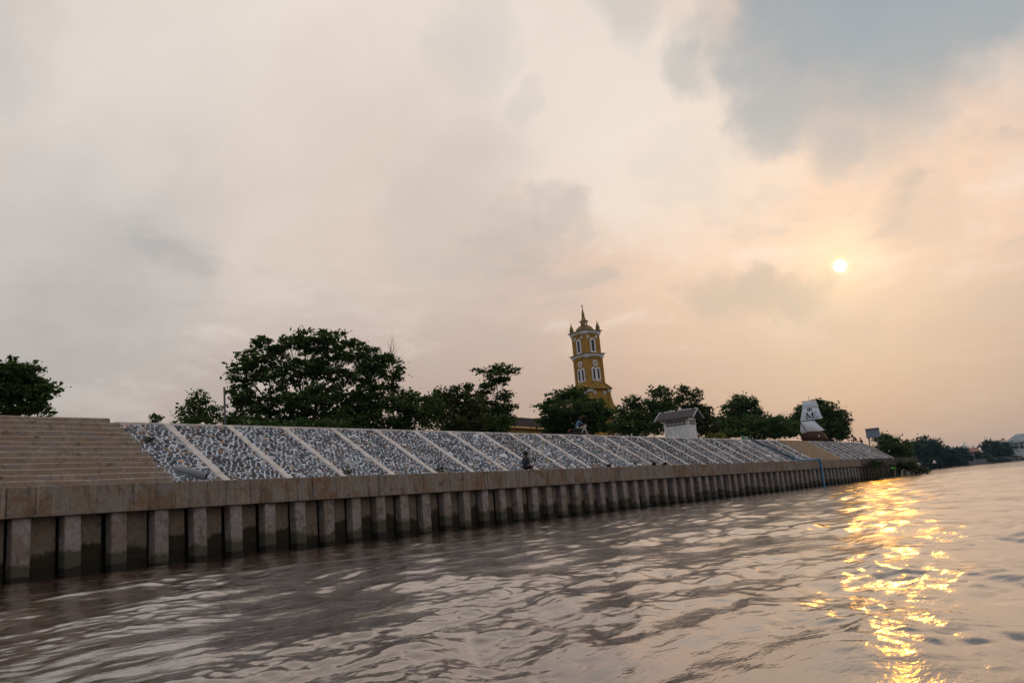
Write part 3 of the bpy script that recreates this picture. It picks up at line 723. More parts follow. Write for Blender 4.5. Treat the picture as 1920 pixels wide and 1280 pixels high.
    tree('tree', 'rounded tree standing alone right of the white shed', 'tree', 1395, 104,
         [(1390, 755, 26, 14), (1380, 768, 28, 16), (1405, 770, 24, 18), (1392, 788, 44, 18)], leaf=0.26, per=40, dens=1.35, sig=0.55, seed=22, group=g, trunk_r=0.17)
    tree('shrub', 'low dark hedge between the white shed and the sail monument', 'shrub', 1420, 100,
         [(1355, 795, 26, 16), (1395, 800, 40, 18), (1440, 798, 40, 14), (1475, 800, 30, 14, 114), (1490, 805, 26, 14, 116), (1380, 812, 50, 8), (1450, 814, 46, 8), (1455, 790, 20, 10)], leaf=0.24, per=40, dens=1.7, sig=0.5, seed=23, group='thickets on the bank', trunk_r=0.07, sub=False)
    tree('tree', 'rounded tree directly behind the white sails', 'tree', 1540, 118,
         [(1505, 768, 12, 14), (1530, 760, 14, 12), (1550, 775, 26, 16), (1570, 785, 20, 18), (1540, 800, 44, 20), (1492, 782, 14, 8), (1505, 795, 24, 16), (1580, 805, 12, 16), (1560, 815, 30, 14)], leaf=0.27, per=40, dens=1.4, sig=0.55, seed=24, group=g, trunk_r=0.18)
    tree('tree', 'bushy tree covering the lower right of the small billboard', 'tree', 1668, 150,
         [(1655, 822, 14, 9), (1672, 832, 18, 10), (1690, 836, 14, 9), (1665, 842, 30, 10), (1690, 850, 16, 9)], leaf=0.34, per=40, dens=1.5, sig=0.65, seed=25, group=g, trunk_r=0.18, gz=4.4)
    tree('shrub', 'small yellow green shrub on the slope edge right of the shed', 'shrub', 1345, 76,
         [(1335, 817, 9, 4), (1350, 818, 9, 4)], leaf=0.16, per=30, dens=1.2, sig=0.22, seed=26, m=LEAFY, trunk_r=0.03, sub=False)
    tree('shrub', 'dark ground shrubs behind the slender pole at the slope edge', 'shrub', 470, 45,
         [(440, 795, 22, 9), (490, 798, 40, 9), (550, 800, 40, 12), (610, 802, 44, 12)], leaf=0.16, per=40, dens=1.6, sig=0.3, seed=27, group='thickets on the bank', trunk_r=0.05, sub=False)
    tree('shrub', 'dark undergrowth under the flat topped tree by the church roof', 'shrub', 930, 56,
         [(870, 800, 50, 12), (915, 803, 36, 12), (938, 796, 18, 14)], leaf=0.17, per=40, dens=1.6, sig=0.34, seed=28, group='thickets on the bank', trunk_r=0.05, sub=False)
    # weeds spilling over the far end of the wall
    for i, (x, y, rx, ry, d, lab) in enumerate([(1700, 872, 16, 9, 120, 'dark weeds overgrowing the far end of the wall'), (1722, 880, 16, 6, 127, 'low weedy mud spit running out past the wall end'),
                                            (1640, 868, 10, 5, 103, 'yellowish creeper hanging over the blackened cap beam')]):
        tree('weeds', lab, 'weeds', x, d, [(x-rx*.4, y, rx*.7, ry), (x+rx*.4, y+1, rx*.7, ry*.8)], leaf=0.24, per=36, dens=1.7, sig=0.45, seed=40+i, m=LEAF2, trunk_r=0.04, gz=0.6 if i < 2 else 2.3, sub=False, crown_name='foliage', stem_name='stems')
    # far trees, the haze of distance tinted into their leaf colour
    far = [(1715, 840, 22, 14, 380, 'far dark tree just right of the billboard tree'), (1735, 834, 26, 18, 430, 'tallest round topped tree on the far shore'), (1762, 846, 26, 16, 450, 'far rounded tree right of the tallest far crown'),
           (1792, 850, 24, 14, 480, 'far tree left of the white temple spire'), (1835, 856, 22, 10, 540, 'low far tree right of the red roofed hut'), (1858, 836, 15, 14, 560, 'far spiky palm like tree left of the pale house'),
           (1878, 842, 17, 18, 580, 'far dense tree touching the pale house'), (1770, 864, 34, 9, 455, 'low far shrubs at the water under the rounded crowns'), (1730, 862, 26, 10, 425, 'low far shrubs beside the grey tin roof'),
           (1905, 858, 30, 5, 600, 'hedge along the shore below the pale house'), (1850, 862, 34, 5, 550, 'long far hedge above the shore wall')]
    for i, (x, y, rx, ry, d, lab) in enumerate(far):
        hedge = 'hedge' in lab or 'shrubs' in lab
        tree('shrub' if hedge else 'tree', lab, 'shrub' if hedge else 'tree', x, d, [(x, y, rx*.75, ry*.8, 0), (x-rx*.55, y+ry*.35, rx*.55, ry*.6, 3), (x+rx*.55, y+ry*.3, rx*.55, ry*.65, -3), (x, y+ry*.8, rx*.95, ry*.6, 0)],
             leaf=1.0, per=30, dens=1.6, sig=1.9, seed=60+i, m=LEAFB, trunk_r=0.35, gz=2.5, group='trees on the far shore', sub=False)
    r = np.random.default_rng(9); CC = []
    for _ in range(260):                      # the wood behind them, out of the frame too
        t = r.uniform(0, 1); x, y = 640+t*700, 120-t*620+r.uniform(0, 40); s = r.uniform(5, 9)
        CC.append(np.array([x, y, 3+s*0.5])+r.normal(size=(60, 3))*np.array([s*.6, s*.6, s*.32]))
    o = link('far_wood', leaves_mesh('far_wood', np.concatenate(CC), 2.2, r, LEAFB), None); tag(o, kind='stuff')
build_trees()

# ------------------------------------------------------------------ bell tower and church
YEL = mat('ochre_plaster', (0.31, 0.178, 0.034), 0.85, 0.22, 1.2, 0.15, tint=((0.19, 0.11, 0.03), 0.52, 0.7, 0.6))
YEL2 = mat('faded_ochre_plaster', (0.33, 0.20, 0.05), 0.85, 0.22, 1.2, 0.15)
WHT = mat('bluish_white_trim', (0.58, 0.61, 0.68), 0.8, 0.12, 2.0, 0.1)
DARKO = mat('louvre_dark', (0.03, 0.026, 0.022), 0.8, 0.3, 5.0)
DOME = mat('dome_weathered', (0.21, 0.15, 0.07), 0.85, 0.3, 1.5, 0.2)
def build_tower():
    d = 150.0
    p = at(1107, 720, d); axis_d = sqrt(p.x**2+p.y**2)
    def zz(y, x=1100): return at(x, y, d).z
    root = empty('bell_tower', (p.x, p.y, 4.5), atan2(p.y, p.x)+pi/4-0.07)
    tag(root, 'tall ochre church bell tower with white trim, small dome and spire', 'tower')
    k = mpp(d)*1.0
    B = 4.5
    def Z(y): return zz(y)-B
    z_ped0, z_ped1 = Z(733), Z(720); z2b, z2t = Z(720), Z(671.5); z3b, z3t = Z(665.5), Z(628); zc = Z(622)
    h1, h2, h3 = 2.28, 1.86, 1.76
    # storeys: tapering shafts
    mb = MB()
    def shaft(h_b, h_t, z0, z1): mb.poly([(-h_b, -h_b, z0), (h_b, -h_b, z0), (h_b, h_b, z0), (-h_b, h_b, z0), (-h_t, -h_t, z1), (h_t, -h_t, z1), (h_t, h_t, z1), (-h_t, h_t, z1)],
            [(0, 1, 5, 4), (1, 2, 6, 5), (2, 3, 7, 6), (3, 0, 4, 7), (4, 5, 6, 7)])
    shaft(h1, h1, -0.5, z_ped0); shaft(h2, h2*0.985, z_ped0-0.05, z2t); shaft(h3*1.01, h3, z2t-.02, z3t)
    mb.build('wall', YEL, root)
    # corner pilasters
    for (hh, z0, z1) in ((h2, z_ped0, z2t-0.3), (h3, z3b, z3t-0.3)):
        for sx in (-1, 1):
            for sy in (-1, 1):
                c = hh-0.20; o = MB().box(sx*c-0.26, sx*c+0.26, sy*c-0.26, sy*c+0.26, z0, z1).build('pilaster', YEL, root)
                cb = MB(); cb.box(sx*c-0.33, sx*c+0.33, sy*c-0.33, sy*c+0.33, z1, z1+0.14).box(sx*c-0.40, sx*c+0.40, sy*c-0.40, sy*c+0.40, z1+0.14, z1+0.46)
                cb.build('capital', WHT, o)
    # cornices: white band under a thin projecting ochre slab
    for (hh, z0, z1) in ((h2, z2t, z3b), (h3, z3t, zc)):
        t = z1-z0
        MB().box(-hh-.30, hh+.30, -hh-.30, hh+.30, z0+0.06, z1-0.16).build('cornice', WHT, root)
        MB().box(-hh-.50, hh+.50, -hh-.50, hh+.50, z1-0.16, z1).build('cornice_slab', DOME, root)
        MB().box(-hh-.14, hh+.14, -hh-.14, hh+.14, z0-0.28, z0+0.06).build('frieze', YEL2, root)
    def arch(w, z0, z1, n=10):
        pts = [(-w, z0), (w, z0)]
        zc_ = z1-w
        for i in range(n+1):
            a = pi*i/n; pts.append((w*cos(a), zc_+w*sin(a)))
        return pts
    def plate(pts, depth, face, hh, cx=0.0):
        n = len(pts); mbp = MB()
        def T(x, z, o):
            x += cx
            return [(x, -hh-o, z), (hh+o, x, z), (-x, hh+o, z), (-hh-o, -x, z)][face]
        V = [T(x, z, 0.0) for x, z in pts]+[T(x, z, depth) for x, z in pts]
        Fc = [(i, (i+1) % n, n+(i+1) % n, n+i) for i in range(n)]+[tuple(range(n, 2*n))]
        mbp.poly(V, Fc); return mbp
    circ = lambda cz, r_, n=16: [(r_*cos(2*pi*i/n), cz+r_*sin(2*pi*i/n)) for i in range(n)]
    for face in range(4):
        # belfry opening
        a0, a1 = Z(664), Z(637.5)
        f = plate(arch(0.62, a0, a1+.10), 0.10, face, h3).build('window', WHT, root)
        plate(arch(0.29, a0+0.28, a1-0.22), 0.115, face, h3).build('louvre', DARKO, f)
        for sgn in (-1, 1):
            rr = plate(circ(Z(634.5), 0.32, 12), 0.09, face, h3, sgn*0.98).build('rosette', WHT, root)
            plate(circ(Z(634.5), 0.14, 10), 0.105, face, h3, sgn*0.98).build('boss', YEL, rr)
        # round window and twin lights of the middle storey
        rr = plate(circ(Z(684), 0.56), 0.10, face, h2).build('round_window', WHT, root)
        plate(circ(Z(684), 0.27), 0.115, face, h2).build('pane', DARKO if face in (0, 1) else YEL, rr)
        for sgn in (-1, 1):
            f = plate(arch(0.50, Z(717.5), Z(691.5)), 0.10, face, h2, sgn*0.505).build('window', WHT, root)
            plate(arch(0.22, Z(715), Z(694.5)), 0.115, face, h2, sgn*0.505).build('louvre', DARKO, f)
        # pediment over the base storey
        zb, zt = z_ped0, z_ped1+0.15; w = h1+0.35
        pm = MB()
        def T(x, z, o): return [(x, -h1-o, z), (h1+o, x, z), (-x, h1+o, z), (-h1-o, -x, z)][face]
        V = [T(-w, zb, .45), T(w, zb, .45), T(0, zt, .45), T(-w, zb, -.45), T(w, zb, -.45), T(0, zt, -.45)]
        pm.poly(V, [(0, 1, 2), (0, 2, 5, 3), (1, 4, 5, 2), (0, 3, 4, 1)]); ped = pm.build('pediment', YEL2, root)
        pm = MB()
        for s_ in (-1, 1):
            a, b2 = Vector(T(s_*(w+.08), zb-.02, .5)), Vector(T(0, zt+.1, .5)); pm.tube([a, b2], 0.11, 4)
        pm.tube([Vector(T(-w, zb+.02, .5)), Vector(T(w, zb+.02, .5))], 0.10, 4); pm.build('moulding', YEL2, ped)
        MB().poly([T(-0.2, zt-.3, .55), T(0.2, zt-.3, .55), T(.2, zt+.35, .3), T(-.2, zt+.35, .3)], [(0, 1, 2, 3)]).build('finial', WHT, ped)
        for sgn in (-1, 1):
            rr = plate(circ(Z(740), 0.36, 12), 0.09, face, h1, sgn*1.15).build('rosette', WHT, root)
            plate(circ(Z(740), 0.16, 10), 0.105, face, h1, sgn*1.15).build('boss', YEL, rr)
        f = plate(arch(0.9, Z(775), Z(746)), 0.09, face, h1).build('window', YEL2, root)
        plate(arch(0.62, Z(775), Z(749.5)), 0.105, face, h1).build('louvre', DARKO, f)
    for sx in (-1, 1):
        for sy in (-1, 1):
            c = h1-0.1; o = MB().box(sx*c-.3, sx*c+.3, sy*c-.3, sy*c+.3, -0.4, z_ped0-.5).build('pilaster', YEL, root)
            MB().box(sx*c-.42, sx*c+.42, sy*c-.42, sy*c+.42, z_ped0-.5, z_ped0-.03).build('capital', WHT, o)
            # volute buttress at the base
            vb = MB(); q = Vector((sx, sy, 0)).normalized(); z0 = Z(778)
            pr = [(0, 0), (1.5, 0), (1.25, .8), (.75, 1.5), (.5, 2.6), (.25, 4.2), (0, 4.4)]
            side = Vector((-q.y, q.x, 0))*0.3; base = Vector((sx*(h1-.1), sy*(h1-.1), z0))
            V = [base+q*a+Vector((0, 0, z))+side for a, z in pr]+[base+q*a+Vector((0, 0, z))-side for a, z in pr]; n = len(pr)
            vb.poly(V, [tuple(range(n)), tuple(range(2*n-1, n-1, -1))]+[(i, (i+1) % n, n+(i+1) % n, n+i) for i in range(n)]); vb.build('buttress', YEL2, root)
            # corner turret on the roof
            c = h3-0.05; t0 = zc
            MB().box(sx*c-.26, sx*c+.26, sy*c-.26, sy*c+.26, t0, t0+.55).lathe([(.42, .55), (.42, .66), (.30, .70), (.27, .95), (.34, 1.0), (.20, 1.15), (.10, 1.5), (.05, 1.62), (.09, 1.70), (.03, 1.8), (.02, 2.1)], 8, (sx*c, sy*c, t0)).build('turret', DOME, root)
    # dome, lantern and spire
    MB().lathe([(1.72, 0), (1.66, .32), (1.48, .66), (1.15, .98), (.7, 1.2), (.5, 1.25)], 20, (0, 0, zc)).build('dome', DOME, root, smooth=True)
    L0 = zc+0.1
    lt = Z(601)
    MB().box(-.52, .52, -.52, .52, L0, lt-1.2).box(-.44, .44, -.44, .44, lt-1.2, lt-.2).box(-.62, .62, -.62, .62, lt-1.32, lt-1.16).box(-.60, .60, -.60, .60, lt-.2, lt).build('lantern', DOME, root)
    for face in range(4):
        V = MB()
        pts = arch(.17, lt-1.1, lt-.32, 6); n = len(pts)
        def T(x, z, o): return [(x, -.44-o, z), (.44+o, x, z), (-x, .44+o, z), (-.44-o, -x, z)][face]
        V.poly([T(x, z, .02) for x, z in pts], [tuple(range(n))]); V.build('lantern_opening', WHT if face % 2 else DARKO, root)
    tip = Z(577)
    MB().lathe([(.55, 0), (.5, .1), (.30, .6), (.26, .95), (.31, 1.05), (.28, 1.2), (.12, tip-lt-.35), (.05, tip-lt-.1), (.10, tip-lt), (.04, tip-lt+.06)], 8, (0, 0, lt)).build('spire', DOME, root)
    cb = MB(); cz = tip+0.04
    cb.box(-.05, .05, -.05, .05, cz, cz+.62); cb.box(-.22, .22, -.045, .045, cz+.32, cz+.42); cb.build('cross', DOME, root)
build_tower()

def build_church():
    # dull purple roof of the nave, seen between the trees left of the tower
    d = 112.0
    a = at(955, 800, d); b2 = at(1060, 764, d+14)
    root = empty('church_nave', (a.x, a.y, 4.5)); tag(root, 'church hall with dull purple tiled roof and yellow eave between the trees', 'building')
    ez = at(975, 797, d).z-4.5; tz = at(985, 771, d+4).z-4.5
    dr = Vector((b2.x-a.x, b2.y-a.y, 0)).normalized()*22; back = Vector((-dr.y, dr.x, 0)).normalized()
    if back.dot(Vector((a.x, a.y, 0))) < 0: back = -back
    e = Vector((0, 0, ez)); R_ = back*5+Vector((0, 0, tz))
    s0 = -dr*0.15
    roofm = mat('purple_tile', (0.075, 0.05, 0.055), 0.85, 0.3, 2.0, 0.6, 9)
    rb = MB(); rb.poly([s0+e, dr+e, dr+R_, s0+R_, s0+e-Vector((0, 0, .2)), dr+e-Vector((0, 0, .2)), s0+back*10+e, dr+back*10+e], [(0, 1, 2, 3), (0, 4, 5, 1), (3, 2, 7, 6), (0, 3, 6)])
    for i in range(40):
        q = s0+(dr-s0)*(i/39); rb.tube([q+e+Vector((0, 0, .04)), q+R_+Vector((0, 0, .04))], .05, 4)
    rb.build('roof', roofm, root)
    MB().tube([s0+e-back*.1-Vector((0, 0, .12)), dr+e-back*.1-Vector((0, 0, .12))], .14, 4).build('eave', mat('yellow_eave', (0.45, 0.31, 0.12), .8, .15), root)
    wb = MB(); o = back*0.6
    wb.poly([s0+o-Vector((0, 0, .6)), dr+o-Vector((0, 0, .6)), dr+o+e-Vector((0, 0, .2)), s0+o+e-Vector((0, 0, .2))], [(0, 1, 2, 3)]); wb.build('wall', YEL2, root)
build_church()

# ------------------------------------------------------------------ white block shed
def build_shed():
    c0 = at_y(1294, 818, 29.3); fz = 4.86
    root = empty('block_shed', (c0.x, c0.y, fz), 0.05); tag(root, 'small white block shed with grey tiled gable roof at the slope top', 'shed')
    W, L = 1.70, 2.25                              # along the river, away from the river
    top = at_y(1292, 782, 29.3).z-fz
    blockm = mat('white_block', (0.62, 0.66, 0.71), 0.9, 0.14, 3.0, 0.4, 30, tint=((0.42, 0.44, 0.47), 0.5, 0.7, 0.5))
    MB().box(0, W, 0, L, -0.1, top).build('wall', blockm, root)
    pl = MB().box(-.03, W+.03, -.03, L+.03, top-.52, top-.02); 
    # vent blocks: frames with dark slots, two rows on each face
    ventm = mat('vent_clay', (0.42, 0.36, 0.34), .9, .2, 6.0); holem = mat('vent_hole', (0.06, 0.035, 0.03), .9, .3, 6.0)
    for row in range(2):
        z = top-0.30-0.22*row
        for i in range(5):
            y = 0.22+i*0.37; o = MB().box(-.014, .01, y, y+.34, z-.09, z+.10).build('vent_block', ventm, root)
            h = MB()
            for j in range(3): h.box(-.022, .0, y+.03+j*.1, y+.10+j*.1, z-.06, z+.07)
            h.build('slot', holem, o)
        for i in range(3):
            x = 0.25+i*0.42; o = MB().box(x, x+.36, -.014, .01, z-.09, z+.10).build('vent_block', ventm, root)
            h = MB()
            for j in range(3): h.box(x+.03+j*.11, x+.10+j*.11, -.022, 0, z-.06, z+.07)
            h.build('slot', holem, o)
    MB().box(-.035, W+.035, -.035, L+.035, -.1, .07).build('plinth', mat('plinth_grey', (.3, .3, .31), .9), root)
    # gable roof, ridge running away from the river, overhanging all round
    roofm = mat('grey_roof_tile', (0.06, 0.058, 0.068), .85, .35, 5.0, .5); ridgem = mat('pale_ridge_tile', (0.42, 0.43, 0.46), .85, .2, 5.0)
    rh = top+0.68; ex = 0.42; y0, y1 = -0.62, L+0.68; cx = W/2; ez = top-0.06
    roof = empty('roof', (0, 0, 0)); roof.parent = root
    rb = MB()
    for s_ in (-1, 1):
        xe = cx+s_*(cx+ex)
        rb.poly([(cx, y0, rh), (cx, y1, rh), (xe, y1, ez), (xe, y0, ez), (cx, y0, rh-.06), (cx, y1, rh-.06), (xe, y1, ez-.06), (xe, y0, ez-.06)],
                [(0, 1, 2, 3), (4, 7, 6, 5), (3, 2, 6, 7), (0, 3, 7, 4), (1, 5, 6, 2)])
    rb.build('roof_deck', roofm, roof)
    tile = MB(); tl = sqrt((cx+ex)**2+(rh-ez)**2)
    tile.box(-.115, .115, -.0, .30, 0, .035, bev=.008); tme = tile.mesh('tile'); tme.materials.append(roofm)
    ang = atan2(rh-ez, cx+ex)
    for s_ in (-1,):
        rows = 5
        for rI in range(rows):
            for j in range(int((y1-y0)/0.24)):
                o = bpy.data.objects.new('tile', tme); col.objects.link(o); o.parent = roof
                t = (rI+0.02)/rows
                px = cx+s_*(cx+ex)*(1-t*0.98)
                o.location = (px, y0+0.12+j*0.24, ez+(rh-ez)*t+0.01+random.uniform(0, .012))
                o.rotation_euler = (ang+random.uniform(.03, .07), 0, -pi/2+random.uniform(-.02, .02))
                o.scale = (1, tl/rows/0.28, 1)
    rd = MB(); n = 14
    for i in range(n):
        a = y0+(y1-y0)*i/n; 
        if random.random() < .85: rd.tube([(cx, a, rh+.03), (cx, a+(y1-y0)/n*.9, rh+.05)], .09, 6)
    rd.build('ridge_tiles', ridgem, roof)
    bb = MB()
    for s_ in (-1, 1):
        xe = cx+s_*(cx+ex); bb.tube([(cx, y0-.02, rh+.0), (xe, y0-.02, ez-.02)], .06, 4); bb.tube([(cx, y1+.02, rh), (xe, y1+.02, ez-.02)], .06, 4)
    bb.build('barge_board', ridgem, roof)
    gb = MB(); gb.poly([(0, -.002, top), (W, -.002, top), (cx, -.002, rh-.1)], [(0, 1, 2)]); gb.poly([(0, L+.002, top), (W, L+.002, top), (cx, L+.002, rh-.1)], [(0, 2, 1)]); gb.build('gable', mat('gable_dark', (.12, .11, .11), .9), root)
build_shed()

# ------------------------------------------------------------------ ship monument
def build_ship():
    d = 104.0; b = at(1529, 826, d); vd = Vector((b.x, b.y, 0)).normalized(); yaw = atan2(vd.y, vd.x)-pi/2   # local x = to the right as seen from the river
    root = empty('ship_monument', (b.x, b.y, 4.86), yaw); tag(root, 'model sailing ship monument with three white sails and brown hull', 'monument')
    s = mpp(d)/12.8
    wood = mat('dark_red_wood', (0.075, 0.032, 0.024), .7, .3, 4.0, .3); wood2 = mat('worn_tan_wood', (0.24, 0.15, 0.09), .8, .25, 4.0); sailm = mat('white_sail', (0.60, 0.68, 0.80), .85, .10, 1.5, .2)
    inkm = mat('dark_ink', (0.012, 0.014, 0.03), .8, .2)
    def L(cx_, cy_):                        # picture scale, upright: metres from the mast foot
        return ((cx_-(485+(cy_-165)*0.152))*s, (1245-cy_)*s)
    # hull: lofted sections
    prof = [(-1.55, .55, .10, .95), (-1.35, .15, .42, 1.15), (-.7, .0, .62, 1.33), (0, -.02, .68, 1.30), (.7, .0, .62, 1.22), (1.0, .05, .40, .95), (1.25, .15, .18, .45), (1.38, .2, .04, .30)]
    hb = MB(); V = []; n = 9
    for x, zb, hw, zt in prof:
        for j in range(n):
            a = pi*(j/(n-1)); V.append((x, -hw*cos(a), zt-(zt-zb)*sin(a)**0.6))
    Fc = [(i*n+j, (i+1)*n+j, (i+1)*n+j+1, i*n+j+1) for i in range(len(prof)-1) for j in range(n-1)]+[(i*n+n-1, (i+1)*n+n-1, (i+1)*n, i*n) for i in range(len(prof)-1)]
    hb.poly(V, Fc); hull = hb.build('hull', wood, root, smooth=True)
    rb = MB(); rb.tube([(x, -hw-.01, zt) for x, zb, hw, zt in prof], .05, 5); rb.tube([(x, hw+.01, zt) for x, zb, hw, zt in prof], .05, 5); rb.build('rail', wood2, hull)
    bb = MB(); bb.tube([(1.0, -.38, .95), (1.24, -.2, .5), (1.37, -.08, .28)], [.10, .11, .08], 6); bb.build('bow_timber', wood2, hull)
    MB().ball((.48, -.66, .72), (.07, .03, .13), 8, 6).build('shield', mat('white_shield', (.6, .6, .62), .7), hull)
    MB().tube([(0, .05, .3), (0, .05, 5.5)], [.06, .028], 6).build('mast', mat('mast_pole', (.16, .13, .10), .8), root)
    def sail(name, c0, rows=8, cols=8, belly=.22):
        TL, TR, BL, BR = [Vector((*L(*q),)) for q in c0]
        V = []
        def S(u, v, o=0.0):
            a = TL.lerp(TR, u); b2 = BL.lerp(BR, u); p = a.lerp(b2, v)
            flick = max(0, u-.72)**2*3.2*max(0, v-.55)
            return Vector((p.x+flick*.9, -.12-belly*sin(pi*u)*sin(pi*min(1, v*.8))-o+flick*.4, p.y+flick*.55))
        for i in range(rows+1):
            for j in range(cols+1): V.append(S(j/cols, i/rows))
        K = len(V)
        for i in range(rows+1):
            for j in range(cols+1): V.append(S(j/cols, i/rows, -.02))
        c1 = cols+1; Fc = []
        for i in range(rows):
            for j in range(cols):
                Fc.append((i*c1+j, (i+1)*c1+j, (i+1)*c1+j+1, i*c1+j+1)); Fc.append((K+i*c1+j, K+i*c1+j+1, K+(i+1)*c1+j+1, K+(i+1)*c1+j))
        mb = MB(); mb.poly(V, Fc); o = mb.build(name, sailm, root, smooth=True)
        yb = MB(); yb.tube([(TL.x-.08, -.1, TL.y), (TR.x+.08, -.1, TR.y)], .03, 5); yb.build('yard', wood2, o)
        return o, S
    # levelled corners (upright frame)
    def lv(y, xl, xr): 
        ax = 485+(y-165)*0.152; return (ax+xl, y), (ax+xr, y)
    t0, t1 = lv(300, -140, 145); b0, b1 = lv(452, -168, 168); sail('topsail', (t0, t1, b0, b1), belly=.12)
    t0, t1 = lv(456, -172, 170); b0, b1 = lv(730, -255, 215); main, S = sail('mainsail', (t0, t1, b0, b1))
    t0, t1 = lv(748, -245, 40); b0, b1 = lv(1000, -300, 215); sail('lower_sail', (t0, t1, b0, b1))
    # emblem on the mainsail: a cross over the joined letters M and E
    strokes = []
    def st(a, b2, w): strokes.append((a, b2, w))
    st((.30, .86), (.30, .40), .045); st((.24, .86), (.37, .86), .03); st((.24, .40), (.36, .40), .03)
    st((.30, .40), (.45, .84), .06); st((.45, .84), (.60, .40), .035); st((.60, .40), (.60, .86), .06); st((.54, .86), (.80, .86), .03); st((.56, .40), (.78, .40), .03)
    st((.60, .62), (.73, .62), .028); st((.78, .40), (.78, .50), .025); st((.80, .86), (.82, .74), .025); st((.73, .57), (.73, .68), .022)
    st((.45, .02), (.45, .30), .05); st((.33, .16), (.57, .16), .075); st((.30, .16), (.36, .16), .14); st((.54, .16), (.60, .16), .14); st((.45, .01), (.45, .06), .09); st((.45, .26), (.45, .32), .09)
    eb = MB()
    for a, b2, w in strokes:
        va = Vector(a); vb = Vector(b2); dr = (vb-va).normalized(); nr = Vector((-dr.y, dr.x))*w/2
        N = 4; V = []
        for i in range(N+1):
            p = va.lerp(vb, i/N); V.append(S(p.x+nr.x, p.y+nr.y, .03)); V.append(S(p.x-nr.x, p.y-nr.y, .03))
        eb.poly(V, [(2*i, 2*i+1, 2*i+3, 2*i+2) for i in range(N)])
    eb.build('emblem', inkm, main)
    x0, z0 = L(325, 770); x1, z1 = L(445, 960); MB().tube([(x0, -.42, z0), (x1, -.45, z1)], .045, 5).build('boom', wood, root)
    MB().tube([(-.1, -.2, 1.2), (-1.0, -.3, 2.3)], .012, 4).tube([(1.3, -.1, .9), (0.0, 0, 4.6)], .012, 4).build('rigging', wood, root)
build_ship()

